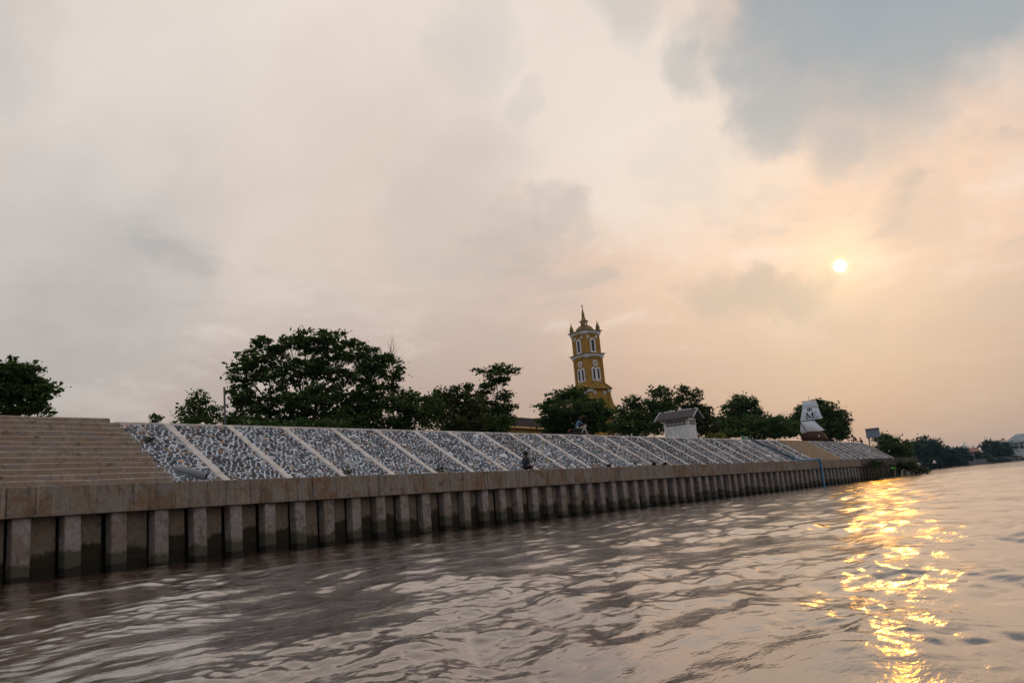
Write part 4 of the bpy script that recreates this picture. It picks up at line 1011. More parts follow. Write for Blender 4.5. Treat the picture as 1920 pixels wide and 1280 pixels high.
# ------------------------------------------------------------------ posts, pipes, billboard
def build_small():
    steel = mat('dull_grey_steel', (.10, .105, .115), .6, .25, 5.0)
    p = at(422, 797, 40.5); root = empty('slender_pole', (p.x, p.y, 4.86)); tag(root, 'slender dark grey pole standing alone at the slope edge', 'pole')
    h = at(422, 728, 40.5).z-4.86
    MB().tube([(0, 0, -.2), (0, 0, h)], .045, 8).build('shaft', steel, root); MB().box(-.09, .09, -.09, .09, -.05, .04).build('base_plate', steel, root); MB().lathe([(.055, 0), (.05, .05), (.02, .07)], 8, (0, 0, h)).build('cap', steel, root)
    # drain pipe lying on the stones by the stairs
    pg = mat('grey_pvc', (0.20, 0.235, 0.285), .45, .12, 6.0, .05); ph = mat('pipe_inside', (0.012, 0.014, 0.02), .8, .2)
    A = sp(16.35, 0.14, .14); Bp = sp(15.72, 0.92, .02)
    root = empty('drain_pipe', A); tag(root, 'grey plastic drain pipe with open dark mouth at the stair foot', 'pipe')
    dr = (Bp-A).normalized(); a = dr.cross(Vector((0, 0, 1))).normalized(); c2 = dr.cross(a); R_, r_ = .135, .118; V = []; n = 18
    for k, (t, rad) in enumerate([(1.05, R_), (0.0, R_), (0.0, r_), (.9, r_)]):
        for j in range(n): V.append(dr*t+(a*cos(2*pi*j/n)+c2*sin(2*pi*j/n))*rad)
    mb = MB(); mb.poly(V, [(i*n+j, i*n+(j+1) % n, (i+1)*n+(j+1) % n, (i+1)*n+j) for i in range(2) for j in range(n)]); mb.build('tube', pg, root, smooth=True)
    mb = MB(); mb.poly(V[2*n:], [(j, n+j, n+(j+1) % n, (j+1) % n) for j in range(n)]+[tuple(range(n, 2*n))]); mb.build('bore', ph, root, smooth=True)
    MB().box(-.25, .30, -.02, .5, -.28, -.12, bev=.05).build('mortar_bedding', MORTAR, root)
    # blue pipe from the slope top down to the river
    blue = mat('bright_blue_pipe', (0.035, 0.20, 0.42), .45, .12, 5.0, .05); teal = mat('dark_teal_hose', (0.02, 0.085, 0.12), .55, .2, 5.0)
    p0 = at_y(1400, 818, 28.3); uu = at_y(1500, 860, 24.5).x; b_u = at_y(1535, 861, 24.0).x
    root = empty('water_pipe', (b_u, FACE, CAP_Z)); tag(root, 'blue water pipe running down the stone slope and over the wall', 'pipe'); O = Vector((b_u, FACE, CAP_Z))
    pa = sp(76.5, SLEN+.05, .12); pb = sp(77.8, 0.35, .12); 
    MB().tube([pa-O+Vector((-.8, .5, .1)), pa-O, sp(77.0, 3.0, .11)-O, sp(77.5, 1.4, .11)-O, pb-O], .085, 6).build('hose', teal, root)
    MB().tube([pb-O, Vector((78.4, TOE_Y-.05, CAP_Z+.08))-O, Vector((b_u-.12, TOE_Y-.3, CAP_Z+.09))-O, Vector((b_u, FACE-.02, CAP_Z+.09))-O], .08, 8).build('top_pipe', blue, root)
    MB().tube([Vector((b_u, FACE-.10, CAP_Z+.14))-O, Vector((b_u+.02, FACE-.11, 1.3))-O, Vector((b_u+.15, FACE-.10, -.3))-O], .085, 8).build('down_pipe', blue, root)
    for z in (2.2, 1.75): MB().box(-.14, .14, -.22, 0.02, z-CAP_Z-.04, z-CAP_Z+.04).build('clamp', steel, root)
    tp = at_y(1412, 817, 28.25)
    # small green pump by the hose head
    root = empty('water_pump', (75.4, 28.35, TOP_Z+.03)); tag(root, 'small green pump at the head of the blue pipe', 'pump')
    gm = mat('pump_green', (.03, .25, .14), .5, .2); MB().box(-.22, .18, -.13, .13, .08, .32, bev=.03).build('body', gm, root); MB().tube([(.18, 0, .2), (.42, 0, .22)], .09, 8).build('motor', mat('pump_white', (.55, .6, .62), .6), root); MB().box(-.25, .4, -.15, .15, 0, .07).build('base', steel, root)
    # billboard beyond the slope end
    d = 138.0; k = mpp(d); b = at(1641, 838, d); vd = atan2(b.y, b.x)
    root = empty('billboard', (b.x, b.y, 4.5), vd-pi/2); tag(root, 'small blue grey billboard on two posts half behind a tree', 'billboard')
    hz = at(1636, 803.5, d).z-4.5; lz = at(1639, 819, d).z-4.5; w = 11*k
    boardm = mat('board_blue_grey', (.17, .21, .29), .7, .2, 1.5)
    MB().box(-w, w, -.06, .06, lz, hz).build('board', boardm, root)
    MB().box(-w-.03, w+.03, -.08, .08, hz, hz+.10).box(-w-.03, w+.03, -.08, .08, lz-.10, lz).build('frame', steel, root)
    lt = MB()
    for i in range(8):
        x = -w*.9+i*w*.24; lt.box(x, x+w*.13, -.075, -.06, hz-.26, hz-.08)
    lt.build('header_strip', mat('board_dark_red', (.08, .03, .04), .7), root)
    for s_ in (-.72, .5): MB().tube([(s_*w, 0, -.3), (s_*w, 0, lz)], .09, 6).build('post', steel, root)
build_small()

# ------------------------------------------------------------------ people
SKIN = mat('brown_skin', (0.05, 0.026, 0.018), .6, .12, 8.0, .05); HAIR = mat('black_hair', (.010, .009, .009), .7, .2, 30.0, .2)
def person(label, loc, rz, J, cols, sc_=1.0, shoes=True):
    """J: joint -> (x,y,z), x forward, y left. One continuous skinned body; hair, eyes and shoes are children."""
    root = empty('person', loc, rz); root.scale = (sc_,)*3; tag(root, label, 'person')
    Vs, Es, Rs, names = [], [], [], {}
    def add(nm, p, r_): names[nm] = len(Vs); Vs.append(tuple(p)); Rs.append(r_)
    rad = dict(pelvis=(.125), belly=.115, chest=.135, neck=.055, chin=.072, head=.092, crown=.070)
    for nm in ('pelvis', 'belly', 'chest', 'neck', 'chin', 'head', 'crown'): add(nm, J[nm], rad[nm])
    for s_ in 'LR':
        for nm, r_ in (('hip', .085), ('knee', .062), ('ankle', .040), ('ball', .042), ('toe', .030), ('shoulder', .062), ('elbow', .042), ('wrist', .028), ('palm', .034)): add(nm+s_, J[nm+s_], r_)
    E_ = [('pelvis', 'belly'), ('belly', 'chest'), ('chest', 'neck'), ('neck', 'chin'), ('chin', 'head'), ('head', 'crown')]
    for s_ in 'LR': E_ += [('pelvis', 'hip'+s_), ('hip'+s_, 'knee'+s_), ('knee'+s_, 'ankle'+s_), ('ankle'+s_, 'ball'+s_), ('ball'+s_, 'toe'+s_), ('chest', 'shoulder'+s_), ('shoulder'+s_, 'elbow'+s_), ('elbow'+s_, 'wrist'+s_), ('wrist'+s_, 'palm'+s_)]
    Es = [(names[a], names[b2]) for a, b2 in E_]
    # nose and ears
    hd = Vector(J['head']); fwd = (Vector(J.get('look', (1, 0, 0)))).normalized(); upv = (Vector(J['crown'])-Vector(J['chin'])).normalized(); side = upv.cross(fwd).normalized()
    add('nose', hd+fwd*.105-upv*.015, .014); Es.append((names['head'], names['nose']))
    # fingers: four unequal and a thumb, bent at the knuckle
    for s_ in 'LR':
        w, p = Vector(J['wrist'+s_]), Vector(J['palm'+s_]); dr = (p-w).normalized(); sd = dr.cross(Vector((0, 0, 1)))
        sd = sd.normalized() if sd.length > .1 else Vector((0, 1, 0)); dn = dr.cross(sd).normalized(); dn = dn if dn.z < 0 else -dn
        for i, ln in enumerate((.060, .072, .068, .052)):
            b0 = p+sd*(-.030+.020*i)+dr*.02; k1 = b0+dr*ln*.6+dn*.008; k2 = k1+dr*ln*.35+dn*.03
            add(f'f{s_}{i}a', b0, .0105); add(f'f{s_}{i}b', k1, .0095); add(f'f{s_}{i}c', k2, .008)
            Es += [(names['palm'+s_], names[f'f{s_}{i}a']), (names[f'f{s_}{i}a'], names[f'f{s_}{i}b']), (names[f'f{s_}{i}b'], names[f'f{s_}{i}c'])]
        tb = w.lerp(p, .6)-sd*.035; t2 = tb-sd*.022+dr*.05
        add(f't{s_}a', tb, .012); add(f't{s_}b', t2, .009); Es += [(names['palm'+s_], names[f't{s_}a']), (names[f't{s_}a'], names[f't{s_}b'])]
    me = bpy.data.meshes.new('body'); me.from_pydata(Vs, Es, []); me.update()
    o = bpy.data.objects.new('body', me); col.objects.link(o)
    sk = o.modifiers.new('skin', 'SKIN'); sk.use_smooth_shade = True
    for i, sv in enumerate(me.skin_vertices[0].data): sv.radius = (Rs[i], Rs[i]); sv.use_root = (i == 0)
    ss = o.modifiers.new('sub', 'SUBSURF'); ss.levels = 1; ss.render_levels = 1
    dg = bpy.context.evaluated_depsgraph_get(); dg.update()
    me2 = bpy.data.meshes.new_from_object(o.evaluated_get(dg)); o.modifiers.clear(); o.data = me2; me2.name = 'body'
    segs = [(a, b2) for a, b2 in E_]
    shirt, pants, shoe = cols
    me2.materials.clear()
    for x in (SKIN, shirt, pants, shoe): me2.materials.append(x)
    def reg(p):
        best, bt = 1e9, None
        for a, b2 in segs:
            A, B = Vector(J[a]), Vector(J[b2]); ab = B-A; t = max(0, min(1, (p-A).dot(ab)/max(1e-9, ab.length_squared))); dd = (A+ab*t-p).length
            if dd < best: best, bt = dd, (a, b2, t)
        a, b2, t = bt
        if a in ('belly', 'chest') and b2 in ('chest', 'neck', 'shoulderL', 'shoulderR'): return 1 if not (b2 == 'neck' and t > .6) else 0
        if a == 'pelvis' and b2 == 'belly': return 1 if t > .35 else 2
        if a.startswith('shoulder'): return 1 if t < .75 else 0
        if a.startswith('pelvis'): return 2
        if a.startswith('hip'): return 2
        if a.startswith('knee'): return 2 if J.get('long') and t < .9 else 0
        if a.startswith('ankle') or a.startswith('ball'): return 3
        return 0
    me2.polygons.foreach_set('material_index', [reg(f.center) for f in me2.polygons]); me2.polygons.foreach_set('use_smooth', [True]*len(me2.polygons))
    o.parent = root
    # hair: cap of short strands over the back and top of the skull
    hb = MB(); n, m_ = 14, 7; b_ = []
    for i in range(m_+1):
        th = pi*0.62*i/m_
        for j in range(n):
            ph_ = 2*pi*j/n; v = upv*cos(th)+(fwd*cos(ph_)+side*sin(ph_))*sin(th)
            if v.dot(fwd) > .45 and v.dot(upv) < .35: v = v*0.86
            b_.append(hd+upv*.02+v*(.118+random.uniform(-.004, .008)))
    hb.poly(b_, [(i*n+j, i*n+(j+1) % n, (i+1)*n+(j+1) % n, (i+1)*n+j) for i in range(m_) for j in range(n)]); hb.build('hair', HAIR, root, smooth=True)
    for s_ in (-1, 1):
        MB().ball(hd+fwd*.088+side*s_*.034+upv*.012, .011, 6, 4).build('eye', HAIR, root); MB().ball(hd+side*s_*.095-upv*.01, (.018, .014, .03), 6, 4).build('ear', SKIN, root)
    MB().ball(hd+fwd*.088-upv*.052, (.012, .022, .006), 6, 4).build('mouth', mat('lip', (.12, .04, .035), .6), root)
    return root
def pose(**k):
    J = {}
    for a, v in k.items(): J[a] = v
    return J
def build_people():
    navy = mat('slate_blue_cloth', (.020, .034, .05), .9, .2, 10.0); black = mat('black_cloth', (.012, .012, .014), .9, .2, 10.0); whiteshoe = mat('white_shoe', (.62, .60, .60), .6, .15); dark = mat('dark_cloth', (.025, .022, .03), .9, .2)
    seat = at_y(985, 880, FACE+.28)
    J = pose(pelvis=(0, 0, .12), belly=(.0, 0, .26), chest=(.06, 0, .46), neck=(.10, 0, .60), chin=(.12, 0, .66), head=(.13, 0, .75), crown=(.13, 0, .82), look=(1, -.2, -.1),
             hipL=(.04, .10, .11), kneeL=(.40, .14, .44), ankleL=(.46, .13, .08), ballL=(.56, .13, .045), toeL=(.66, .13, .035),
             hipR=(.04, -.10, .10), kneeR=(.30, -.24, .16), ankleR=(.30, .02, .07), ballR=(.38, .06, .05), toeR=(.46, .08, .04),
             shoulderL=(.09, .18, .53), elbowL=(.28, .21, .50), wristL=(.46, .17, .46), palmL=(.54, .16, .40),
             shoulderR=(.07, -.18, .52), elbowR=(.05, -.25, .30), wristR=(.14, -.26, .09), palmR=(.20, -.25, .045))
    person('person in slate blue shirt and black shorts sitting on the wall cap', (seat.x, FACE+.30, CAP_Z), -.25, J, (navy, black, whiteshoe), 1.1)
    # rider on the dark motorbike at the slope top
    b = at_y(1085, 812, 29.6); rz = -.62
    blue = mat('light_blue_cloth', (.07, .15, .29), .9, .15); pale = mat('pale_trousers', (.34, .33, .31), .9, .15)
    J = pose(long=True, pelvis=(-.12, 0, .80), belly=(-.06, 0, .96), chest=(.06, 0, 1.14), neck=(.13, 0, 1.27), chin=(.17, 0, 1.32), head=(.19, 0, 1.40), crown=(.19, 0, 1.47), look=(1, -.1, -.25),
             hipL=(-.08, .11, .78), kneeL=(.34, .20, .80), ankleL=(.14, .20, .36), ballL=(.24, .20, .31), toeL=(.33, .20, .30), hipR=(-.08, -.11, .78), kneeR=(.34, -.20, .80), ankleR=(.14, -.20, .36), ballR=(.24, -.20, .31), toeR=(.33, -.20, .30),
             shoulderL=(.08, .19, 1.20), elbowL=(.28, .25, 1.02), wristL=(.46, .26, 1.00), palmL=(.53, .26, 1.01), shoulderR=(.08, -.19, 1.20), elbowR=(.28, -.25, 1.02), wristR=(.46, -.26, 1.00), palmR=(.53, -.26, 1.01))
    person('person in light blue top and pale trousers astride a dark motorbike', (b.x, b.y, 4.80), rz, J, (blue, pale, dark))
    root = empty('motorbike', (b.x, b.y, 4.80), rz); tag(root, 'dark motorbike under a rider at the top of the slope', 'motorbike')
    paint = mat('black_paint', (.015, .015, .02), .35, .2, 5, 0); tyre = mat('tyre_rubber', (.015, .015, .015), .9, .2); chrome = mat('chrome', (.5, .5, .52), .25, .1, 5, 0, metal=1.0); redl = mat('red_lens', (.35, .03, .02), .3, .1)
    for x in (-.62, .62):
        V = []; N, Mn = 20, 6
        for i in range(N):
            for j in range(Mn):
                a, c2 = 2*pi*i/N, 2*pi*j/Mn; q = .25+.045*cos(c2); V.append((x+q*cos(a), .045*sin(c2), .295+q*sin(a)))
        w = MB().poly(V, [(i*Mn+j, ((i+1) % N)*Mn+j, ((i+1) % N)*Mn+(j+1) % Mn, i*Mn+(j+1) % Mn) for i in range(N) for j in range(Mn)]).build('wheel', tyre, root, smooth=True)
        sb = MB()
        for i in range(6): sb.tube([(x, 0, .295), (x+.22*cos(i*pi/3), 0, .295+.22*sin(i*pi/3))], .012, 4)
        sb.build('spokes', chrome, w)
    MB().box(-.45, .15, -.09, .09, .38, .62, bev=.05).box(.10, .42, -.08, .08, .52, .72, bev=.05).build('body', paint, root)
    MB().box(-.62, .12, -.12, .12, .66, .75, bev=.035).build('seat', mat('seat_vinyl', (.02, .02, .02), .6), root)
    MB().tube([(.62, .08, .295), (.42, .08, .95)], .025, 6).tube([(.62, -.08, .295), (.42, -.08, .95)], .025, 6).build('fork', chrome, root)
    MB().tube([(.46, -.34, 1.0), (.44, -.12, .98), (.44, .12, .98), (.46, .34, 1.0)], .016, 6).build('handlebar', chrome, root)
    MB().ball((.55, 0, .88), (.09, .09, .09), 8, 6).build('headlight', mat('lens', (.5, .5, .5), .2), root); MB().box(-.72, -.62, -.06, .06, .60, .70, bev=.01).build('tail_light', redl, root)
    MB().box(-.7, .0, -.17, -.12, .26, .34, bev=.02).build('exhaust', chrome, root)
    # group at the end of the slope
    c = at_y(1607, 829, 28.9)
    Jb = pose(long=True, pelvis=(0, 0, .42), belly=(.05, 0, .56), chest=(.20, 0, .74), neck=(.31, 0, .85), chin=(.36, 0, .88), head=(.42, 0, .94), crown=(.44, 0, 1.01), look=(1, 0, -.6),
              hipL=(.03, .10, .40), kneeL=(.40, .14, .46), ankleL=(.36, .14, .08), ballL=(.45, .14, .05), toeL=(.54, .14, .04), hipR=(.03, -.10, .40), kneeR=(.40, -.14, .46), ankleR=(.36, -.14, .08), ballR=(.45, -.14, .05), toeR=(.54, -.14, .04),
              shoulderL=(.24, .18, .78), elbowL=(.32, .22, .56), wristL=(.48, .14, .46), palmL=(.55, .12, .44), shoulderR=(.24, -.18, .78), elbowR=(.32, -.22, .56), wristR=(.48, -.14, .46), palmR=(.55, -.12, .44))
    person('person in dark clothes leaning forward on a low stool beside a red chair', (c.x, c.y, 4.88), pi*.62, Jb, (dark, dark, dark), 1.15)
    root = empty('stool', (c.x-.05, c.y-.03, 4.88)); tag(root, 'low dark stool under the person beside the red chair', 'stool'); wd = mat('stool_wood', (.06, .04, .03), .8)
    MB().box(-.18, .18, -.18, .18, .30, .36, bev=.01).build('seat', wd, root)
    for x in (-.14, .14):
        for y in (-.14, .14): MB().tube([(x*1.1, y*1.1, 0), (x, y, .31)], .02, 5).build('leg', wd, root)
    c2 = at_y(1594, 828, 28.9); root = empty('plastic_chair', (c2.x, c2.y, 4.88), pi*.62+pi); tag(root, 'red plastic chair beside the person in dark clothes', 'chair'); red = mat('red_plastic', (.30, .02, .025), .5, .1)
    MB().box(-.24, .24, -.24, .24, .42, .46, bev=.015).build('seat', red, root); MB().poly([(-.24, -.24, .46), (-.24, .24, .46), (-.36, .22, .98), (-.36, -.22, .98), (-.28, -.24, .46), (-.28, .24, .46), (-.40, .22, .98), (-.40, -.22, .98)], [(0, 1, 2, 3), (7, 6, 5, 4), (0, 3, 7, 4), (1, 5, 6, 2), (3, 2, 6, 7)]).build('backrest', red, root)
    for x in (-.2, .2):
        for y in (-.2, .2): MB().tube([(x*1.15, y*1.15, 0), (x, y, .43)], .025, 5).build('leg', red, root)
    c3 = at_y(1618, 831, 28.9); maroon = mat('maroon_cloth', (.10, .02, .035), .9, .2)
    Jc = pose(long=True, pelvis=(0, 0, .16), belly=(.03, 0, .30), chest=(.12, 0, .48), neck=(.19, 0, .60), chin=(.22, 0, .65), head=(.25, 0, .73), crown=(.25, 0, .80), look=(1, 0, -.3),
              hipL=(.03, .10, .16), kneeL=(.32, .18, .42), ankleL=(.14, .16, .07), ballL=(.23, .17, .04), toeL=(.32, .17, .035), hipR=(.03, -.10, .16), kneeR=(.32, -.18, .42), ankleR=(.14, -.16, .07), ballR=(.23, -.17, .04), toeR=(.32, -.17, .035),
              shoulderL=(.15, .18, .54), elbowL=(.30, .22, .42), wristL=(.44, .12, .36), palmL=(.50, .09, .34), shoulderR=(.15, -.18, .54), elbowR=(.30, -.22, .42), wristR=(.44, -.12, .36), palmR=(.50, -.09, .34))
    person('person in maroon squatting at the far right end of the slope top', (c3.x, c3.y, 4.88), pi*.62, Jc, (maroon, maroon, dark))
    # wader bending over the driftwood
    g = at(1672, 893, 113); green = mat('lime_cloth', (.10, .48, .04), .8, .1)
    Jd = pose(pelvis=(0, 0, .86), belly=(.10, 0, .95), chest=(.36, 0, 1.02), neck=(.50, 0, .98), chin=(.54, 0, .93), head=(.60, 0, .87), crown=(.66, 0, .83), look=(.4, 0, -1),
              hipL=(.02, .10, .83), kneeL=(.08, .12, .45), ankleL=(-.02, .12, .08), ballL=(.06, .12, .05), toeL=(.15, .12, .04), hipR=(.02, -.10, .83), kneeR=(.10, -.12, .45), ankleR=(.02, -.12, .08), ballR=(.10, -.12, .05), toeR=(.18, -.12, .04),
              shoulderL=(.42, .18, .99), elbowL=(.50, .20, .70), wristL=(.58, .16, .46), palmL=(.60, .15, .38), shoulderR=(.42, -.18, .99), elbowR=(.50, -.20, .70), wristR=(.58, -.16, .46), palmR=(.60, -.15, .38))
    person('person in lime green shirt bending over beside the driftwood at the waterline', (g.x, g.y, .10), -1.0, Jd, (green, black, black), 1.1)
    mud = mat('wet_mud', (.035, .03, .022), .6, .3, 2.0); mb = MB(); N = 14; V = []
    for i in range(N+1):
        t = i/N; c4 = Vector((g.x-6, 24.2, 0)).lerp(Vector((133, 23.6, 0)), t); w = 1.1*sin(pi*min(1, t*1.02))+.15
        V += [(c4.x, 25.5, -.3), (c4.x, 24.6, .22), (c4.x, g.y+.3, .12), (c4.x, g.y-w*.6, .06), (c4.x, g.y-w-.5, -.3)]
    mb.poly(V, [(i*5+j, (i+1)*5+j, (i+1)*5+j+1, i*5+j+1) for i in range(N) for j in range(4)]); tag(mb.build('mud_spit', mud), kind='structure')
    r = np.random.default_rng(31)
    root = empty('driftwood', (g.x+4, g.y-.5, 0)); tag(root, 'tangle of pale driftwood branches in the water by the wall end', 'driftwood'); dw = mat('driftwood_grey', (.26, .225, .19), .9, .3, 5.0)
    for i in range(11):
        x = r.uniform(-3.5, 4.5); y = r.uniform(-.6, .4); L_ = r.uniform(.8, 2.2); h = r.uniform(.5, 1.2)
        MB().tube([(x, y, -.25), (x+L_*.25, y+.05, h*.75), (x+L_*.55, y+r.uniform(-.2, .2), h), (x+L_*.85, y+r.uniform(-.3, .3), h*.6), (x+L_, y, -.1 if i % 2 else h*.3)], [.05, .05, .045, .035, .02], 5).build('branch', dw, root)
    w = at(1657, 890, 117); root = empty('foam_box', (w.x, w.y+.2, .12), .4); tag(root, 'small white foam box on the mud left of the lime green shirt', 'box'); wf = mat('white_foam', (.62, .62, .60), .8, .1)
    MB().box(-.3, .3, -.2, .2, 0, .26, bev=.02).build('tub', wf, root); MB().box(-.32, .32, -.22, .22, .265, .31, bev=.015).build('lid', wf, root)
build_people()

# ------------------------------------------------------------------ litter and sacks along the cap
def build_litter():
    sackw = mat('white_blue_sack', (.48, .54, .66), .9, .15, 6.0); sackd = mat('dark_sack', (.02, .018, .016), .9, .3, 6.0); wood = mat('grey_lath', (.34, .32, .31), .9, .25)
    def lump(x, px_w, h, m, name, lab, cat):
        p = at_y(x, 870, FACE+.34); root = None
        k = mpp(sqrt(p.x**2+p.y**2)); bm = bmesh.new(); bmesh.ops.create_icosphere(bm, subdivisions=3, radius=1)
        r = random.Random(int(x))
        for v in bm.verts:
            f = 1+.16*sin(3*v.co.x+r.uniform(0, .2))+.12*cos(4*v.co.y+2*v.co.z); v.co = Vector((v.co.x*px_w*k*.8*f, v.co.y*.17*f, max(-.02, v.co.z*h*f*.55+h*.5)))
        me = bpy.data.meshes.new(name); bm.to_mesh(me); bm.free(); o = link(name, me, m, None, True); o.location = (p.x, p.y, CAP_Z+.015); tag(o, lab, cat, None)
        return o
    lump(1184, 4.0, .20, sackw, 'sack', 'white and blue sack slumped on the wall cap', 'sack')
    lump(1226, 2.0, .22, sackd, 'bundle', 'dark bundle on the wall cap, next right from the white sack', 'bundle')
    lump(1246, 2.0, .19, sackd, 'bundle', 'rightmost of the two dark bundles on the wall cap', 'bundle')
    lump(1141, 2.4, .18, sackd, 'rag', 'dark rag heap at the foot of the stone slope, left of the white sack', 'rag')
    for i, (x0, x1, lab) in enumerate([(1193, 1226, 'pale lath lying on the cap between the white sack and dark bundle'), (1228, 1258, 'pale lath propped behind the rightmost dark bundle')]):
        a, b2 = at_y(x0, 872, FACE+.42), at_y(x1, 868, FACE+.46); a.z = CAP_Z+.06; b2.z = CAP_Z+.10+.14*i
        root = MB().tube([a, b2], .035, 4).build('lath', wood); tag(root, lab, 'lath')
    # pale stones or rubbish on the slope
    for i, (x, t, lab) in enumerate([(38.6, 1.55, 'pale plastic bag caught on the stones right of the seated person')]):
        p = sp(x, t, .06); mb = MB(); mb.ball((0, 0, .05), (.20, .14, .10), 8, 5); o = mb.build('plastic_bag', mat('bag_white', (.62, .63, .66), .7, .15), None, True); o.location = p; tag(o, lab, 'bag')
def build_weeds():
    r = np.random.default_rng(77)
    for i, (u, t, lab) in enumerate([(15.75, 2.9, 'small weed tuft in the stones close to the top of the near stairs'), (22.75, 0.25, 'small weed tuft at the foot of the second stone bay from the pipe'),
                                     (28.2, 0.2, 'low weed tuft on the cap edge left of the seated person'), (46.5, 0.25, 'low weed tuft between the pale bag and the rag heap')]):
        p = sp(u, t, 0.03); root = empty('weed_tuft', p); tag(root, lab, 'weeds', 'weed tufts in the stone slope')
        C = r.normal(size=(70, 3))*np.array([.13, .09, .06])+np.array([0, 0, .08])
        link('foliage', leaves_mesh('foliage', C, .085, r, LEAF2), None, root)
build_weeds()
build_litter()

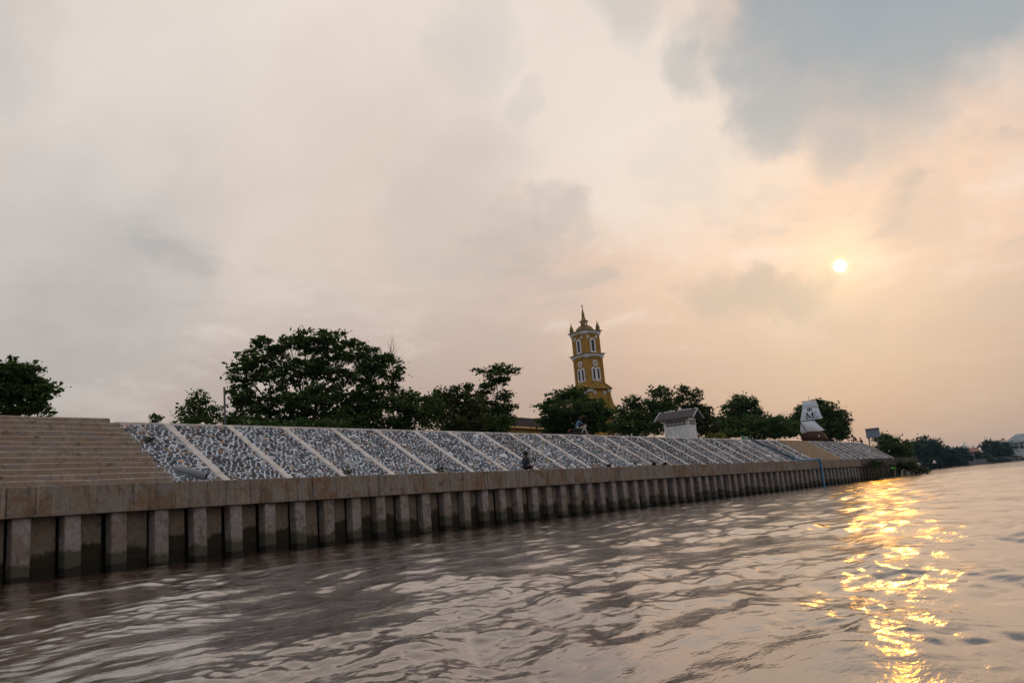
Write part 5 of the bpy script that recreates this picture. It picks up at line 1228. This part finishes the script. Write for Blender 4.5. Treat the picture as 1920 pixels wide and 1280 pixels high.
# ------------------------------------------------------------------ far shore buildings
def build_far():
    white = mat('pale_house_wall', (.50, .56, .60), .85, .12, .3); roofb = mat('blue_grey_roof', (.22, .28, .33), .8, .15, .4); glass = mat('dark_window', (.02, .025, .03), .3, .2)
    d = 590.0; k = mpp(d)
    b = at(1893, 858, d); gz = 2.6; rz = atan2(b.y, b.x)-pi/2
    root = empty('pale_house', (b.x, b.y, gz), rz); tag(root, 'large pale blue house with gabled roof at the far right shore', 'house')
    def X(px): return (px-1893)*k
    def Zp(py, px=1900): return at(px, py, d).z-gz
    w1 = X(1945)
    eave = Zp(828, 1900); ridge = Zp(812.5, 1910)
    MB().box(0, w1, 0, 18, -1, eave).build('wall', white, root)
    rb = MB(); rb.poly([(-1.2, -1.5, eave), (w1+1, -1.5, eave), (w1+1, 9, ridge), (X(1908), 9, ridge), (-1.2, 19.5, eave), (w1+1, 19.5, eave), (-1.2, -1.5, eave-.5), (w1+1, -1.5, eave-.5)], [(0, 1, 2, 3), (0, 3, 4), (4, 3, 2, 5), (0, 6, 7, 1)]); rf = rb.build('roof', roofb, root)
    gb = MB(); gb.poly([(X(1896.5), -2.2, eave+.1), (X(1914), -2.2, eave+.1), (X(1906), -2.2, Zp(819, 1906)), (X(1896.5), 5, eave+.1), (X(1914), 5, eave+.1), (X(1906), 7, Zp(819, 1906))], [(0, 1, 2), (0, 2, 5, 3), (1, 4, 5, 2)]); gb.build('front_gable', white, rf)
    MB().box(X(1896), X(1914.5), -2.0, -.02, eave-.7, eave-.02).build('gable_beam', white, root)
    MB().box(X(1896), X(1914.5), -2.0, -.02, Zp(834.5)-.3, Zp(834.5)).build('balcony', white, root)
    for row, y in enumerate((831.2, 838)):
        for i, x in enumerate((1898.5, 1905.2, 1912.8, 1919.5, 1926, 1933)):
            z = Zp(y, x); f = MB().box(X(x)-1.1, X(x)+1.1, -.12, .0, z-1.1, z+1.1).build('window', white, root); MB().box(X(x)-.85, X(x)+.85, -.16, -.121, z-.9, z+.9).build('pane', glass, f)
    MB().box(X(1886), -.02, 3, 14, -1, Zp(826, 1889)).build('side_wing', white, root)
    sr = mat('small_red_roof', (.22, .07, .05), .8, .2)
    MB().poly([(X(1885), 2, Zp(824, 1889)), (X(1892.5), 2, Zp(824, 1889)), (X(1889), 8, Zp(818.5, 1889)), (X(1885), 14, Zp(824, 1889)), (X(1892.5), 14, Zp(824, 1889))], [(0, 1, 2), (3, 2, 4), (0, 2, 3), (1, 4, 2)]).build('turret_roof', sr, root)
    # hut with faded red roof
    d = 500.0; k = mpp(d); b = at(1820, 862, d); root = empty('riverside_hut', (b.x, b.y, 2.4), atan2(b.y, b.x)-pi/2); tag(root, 'far grey hut with faded red brown roof above the shore', 'hut')
    MB().box(-1.6, 2.2, 0, 6, -1, 4.6).build('wall', mat('hut_grey', (.26, .24, .25), .9), root)
    MB().poly([(-2.8, -1.2, 4.5), (5, -1.2, 4.5), (4.2, 3, 6.6), (-2, 3, 6.6), (-2.8, 7, 4.5), (5, 7, 4.5)], [(0, 1, 2, 3), (3, 2, 5, 4), (0, 3, 4), (1, 5, 2)]).build('roof', mat('hut_red', (.24, .13, .11), .85, .25, .5), root)
    # small white temple ornament over the trees
    d = 520.0; b = at(1812, 850, d); root = empty('temple_spire', (b.x, b.y, 2.5)); tag(root, 'white temple roof ornament peeping over the far trees', 'temple'); h = at(1812, 826.5, d).z-2.5
    wt = mat('temple_white', (.66, .64, .62), .8, .1); MB().box(-2.6, 2.6, -2, 2, -1, h-3.2).build('wall', wt, root); MB().lathe([(1.7, 0), (1.5, .8), (.7, 1.6), (.45, 2.4), (.12, 3.2)], 10, (0.5, 0, h-3.2)).build('spire', wt, root); MB().lathe([(.9, 0), (.7, .8), (.2, 1.5)], 8, (-1.9, 0, h-3.2)).build('corner_spire', wt, root)
    # shore wall under the far hedge
    a = at(1812, 866, 505); b2 = at(1925, 858, 600); root = empty('shore_wall', (a.x, a.y, 0)); tag(root, 'long grey wall along the far shore below the hedge', 'wall'); dv = b2-a; dv.z = 0
    nrm = Vector((-dv.y, dv.x, 0)).normalized()*.6; sw = mat('shore_wall_grey', (.11, .11, .12), .9, .3, .3)
    seg = 9
    for i in range(seg):
        p, q = dv*(i/seg), dv*((i+.985)/seg); mb = MB(); z = 2.9; V = [p-nrm, q-nrm, q+nrm, p+nrm]
        mb.poly([v+Vector((0, 0, -.5)) for v in V]+[v+Vector((0, 0, z)) for v in V], [(0, 1, 5, 4), (1, 2, 6, 5), (2, 3, 7, 6), (3, 0, 4, 7), (4, 5, 6, 7)]); mb.build('panel', sw, root)
    # tin roofs just past the wall end
    tin = mat('tin_roof', (.36, .36, .38), .6, .2, 1.0)
    for x, y, d, w, lab in [(1718, 872, 260, 1.1, 'grey tin roofed shack low on the bank past the wall end'), (1700, 853, 190, 1.2, 'pale roof edge of a hut among the trees past the wall end')]:
        b = at(x, y, d); gz2 = 1.4 if y > 860 else 4.2; k = mpp(d); root = empty('tin_shack', (b.x, b.y, gz2), atan2(b.y, b.x)-pi/2); tag(root, lab, 'shack'); z = b.z-gz2
        hw = (8 if y > 860 else 7)*k
        MB().box(-hw*.8, hw*.8, .2, 3, -.5, z-.05).build('wall', mat('shack_wall', (.10, .09, .09), .9), root)
        rh = .55 if y > 860 else .12
        MB().poly([(-hw*w, -.5, z-rh), (hw*w, -.5, z-rh), (hw*.75, 2, z+rh), (-hw*.75, 2, z+rh), (hw*w, 4, z-rh), (-hw*w, 4, z-rh)], [(0, 1, 2, 3), (3, 2, 4, 5), (0, 3, 5), (1, 4, 2)]).build('roof', tin, root)
    d = 400; b = at(1746, 860, d); root = empty('white_tent', (b.x, b.y-1, 2.4)); tag(root, 'tiny white pointed tent among the far shrubs', 'tent'); h = b.z-2.4+.5
    MB().lathe([(.6, 0), (.55, h*.3), (.05, h*.55)], 4).build('canopy', wt, root)
build_far()

# ------------------------------------------------------------------ haze over the river
def build_haze():
    mb = MB(); mb.box(-2700, 2900, -2700, 2700, -2.3, 48)
    m = bpy.data.materials.new('river_haze'); m.use_nodes = True; nt = m.node_tree; nt.nodes.clear()
    pv = nt.nodes.new('ShaderNodeVolumePrincipled'); pv.inputs['Color'].default_value = (0.45, 0.75, 1.0, 1); pv.inputs['Density'].default_value = 0.00010; pv.inputs['Anisotropy'].default_value = 0.0
    out = nt.nodes.new('ShaderNodeOutputMaterial'); nt.links.new(pv.outputs[0], out.inputs['Volume'])
    o = mb.build('haze', m); tag(o, kind='stuff')
build_haze()
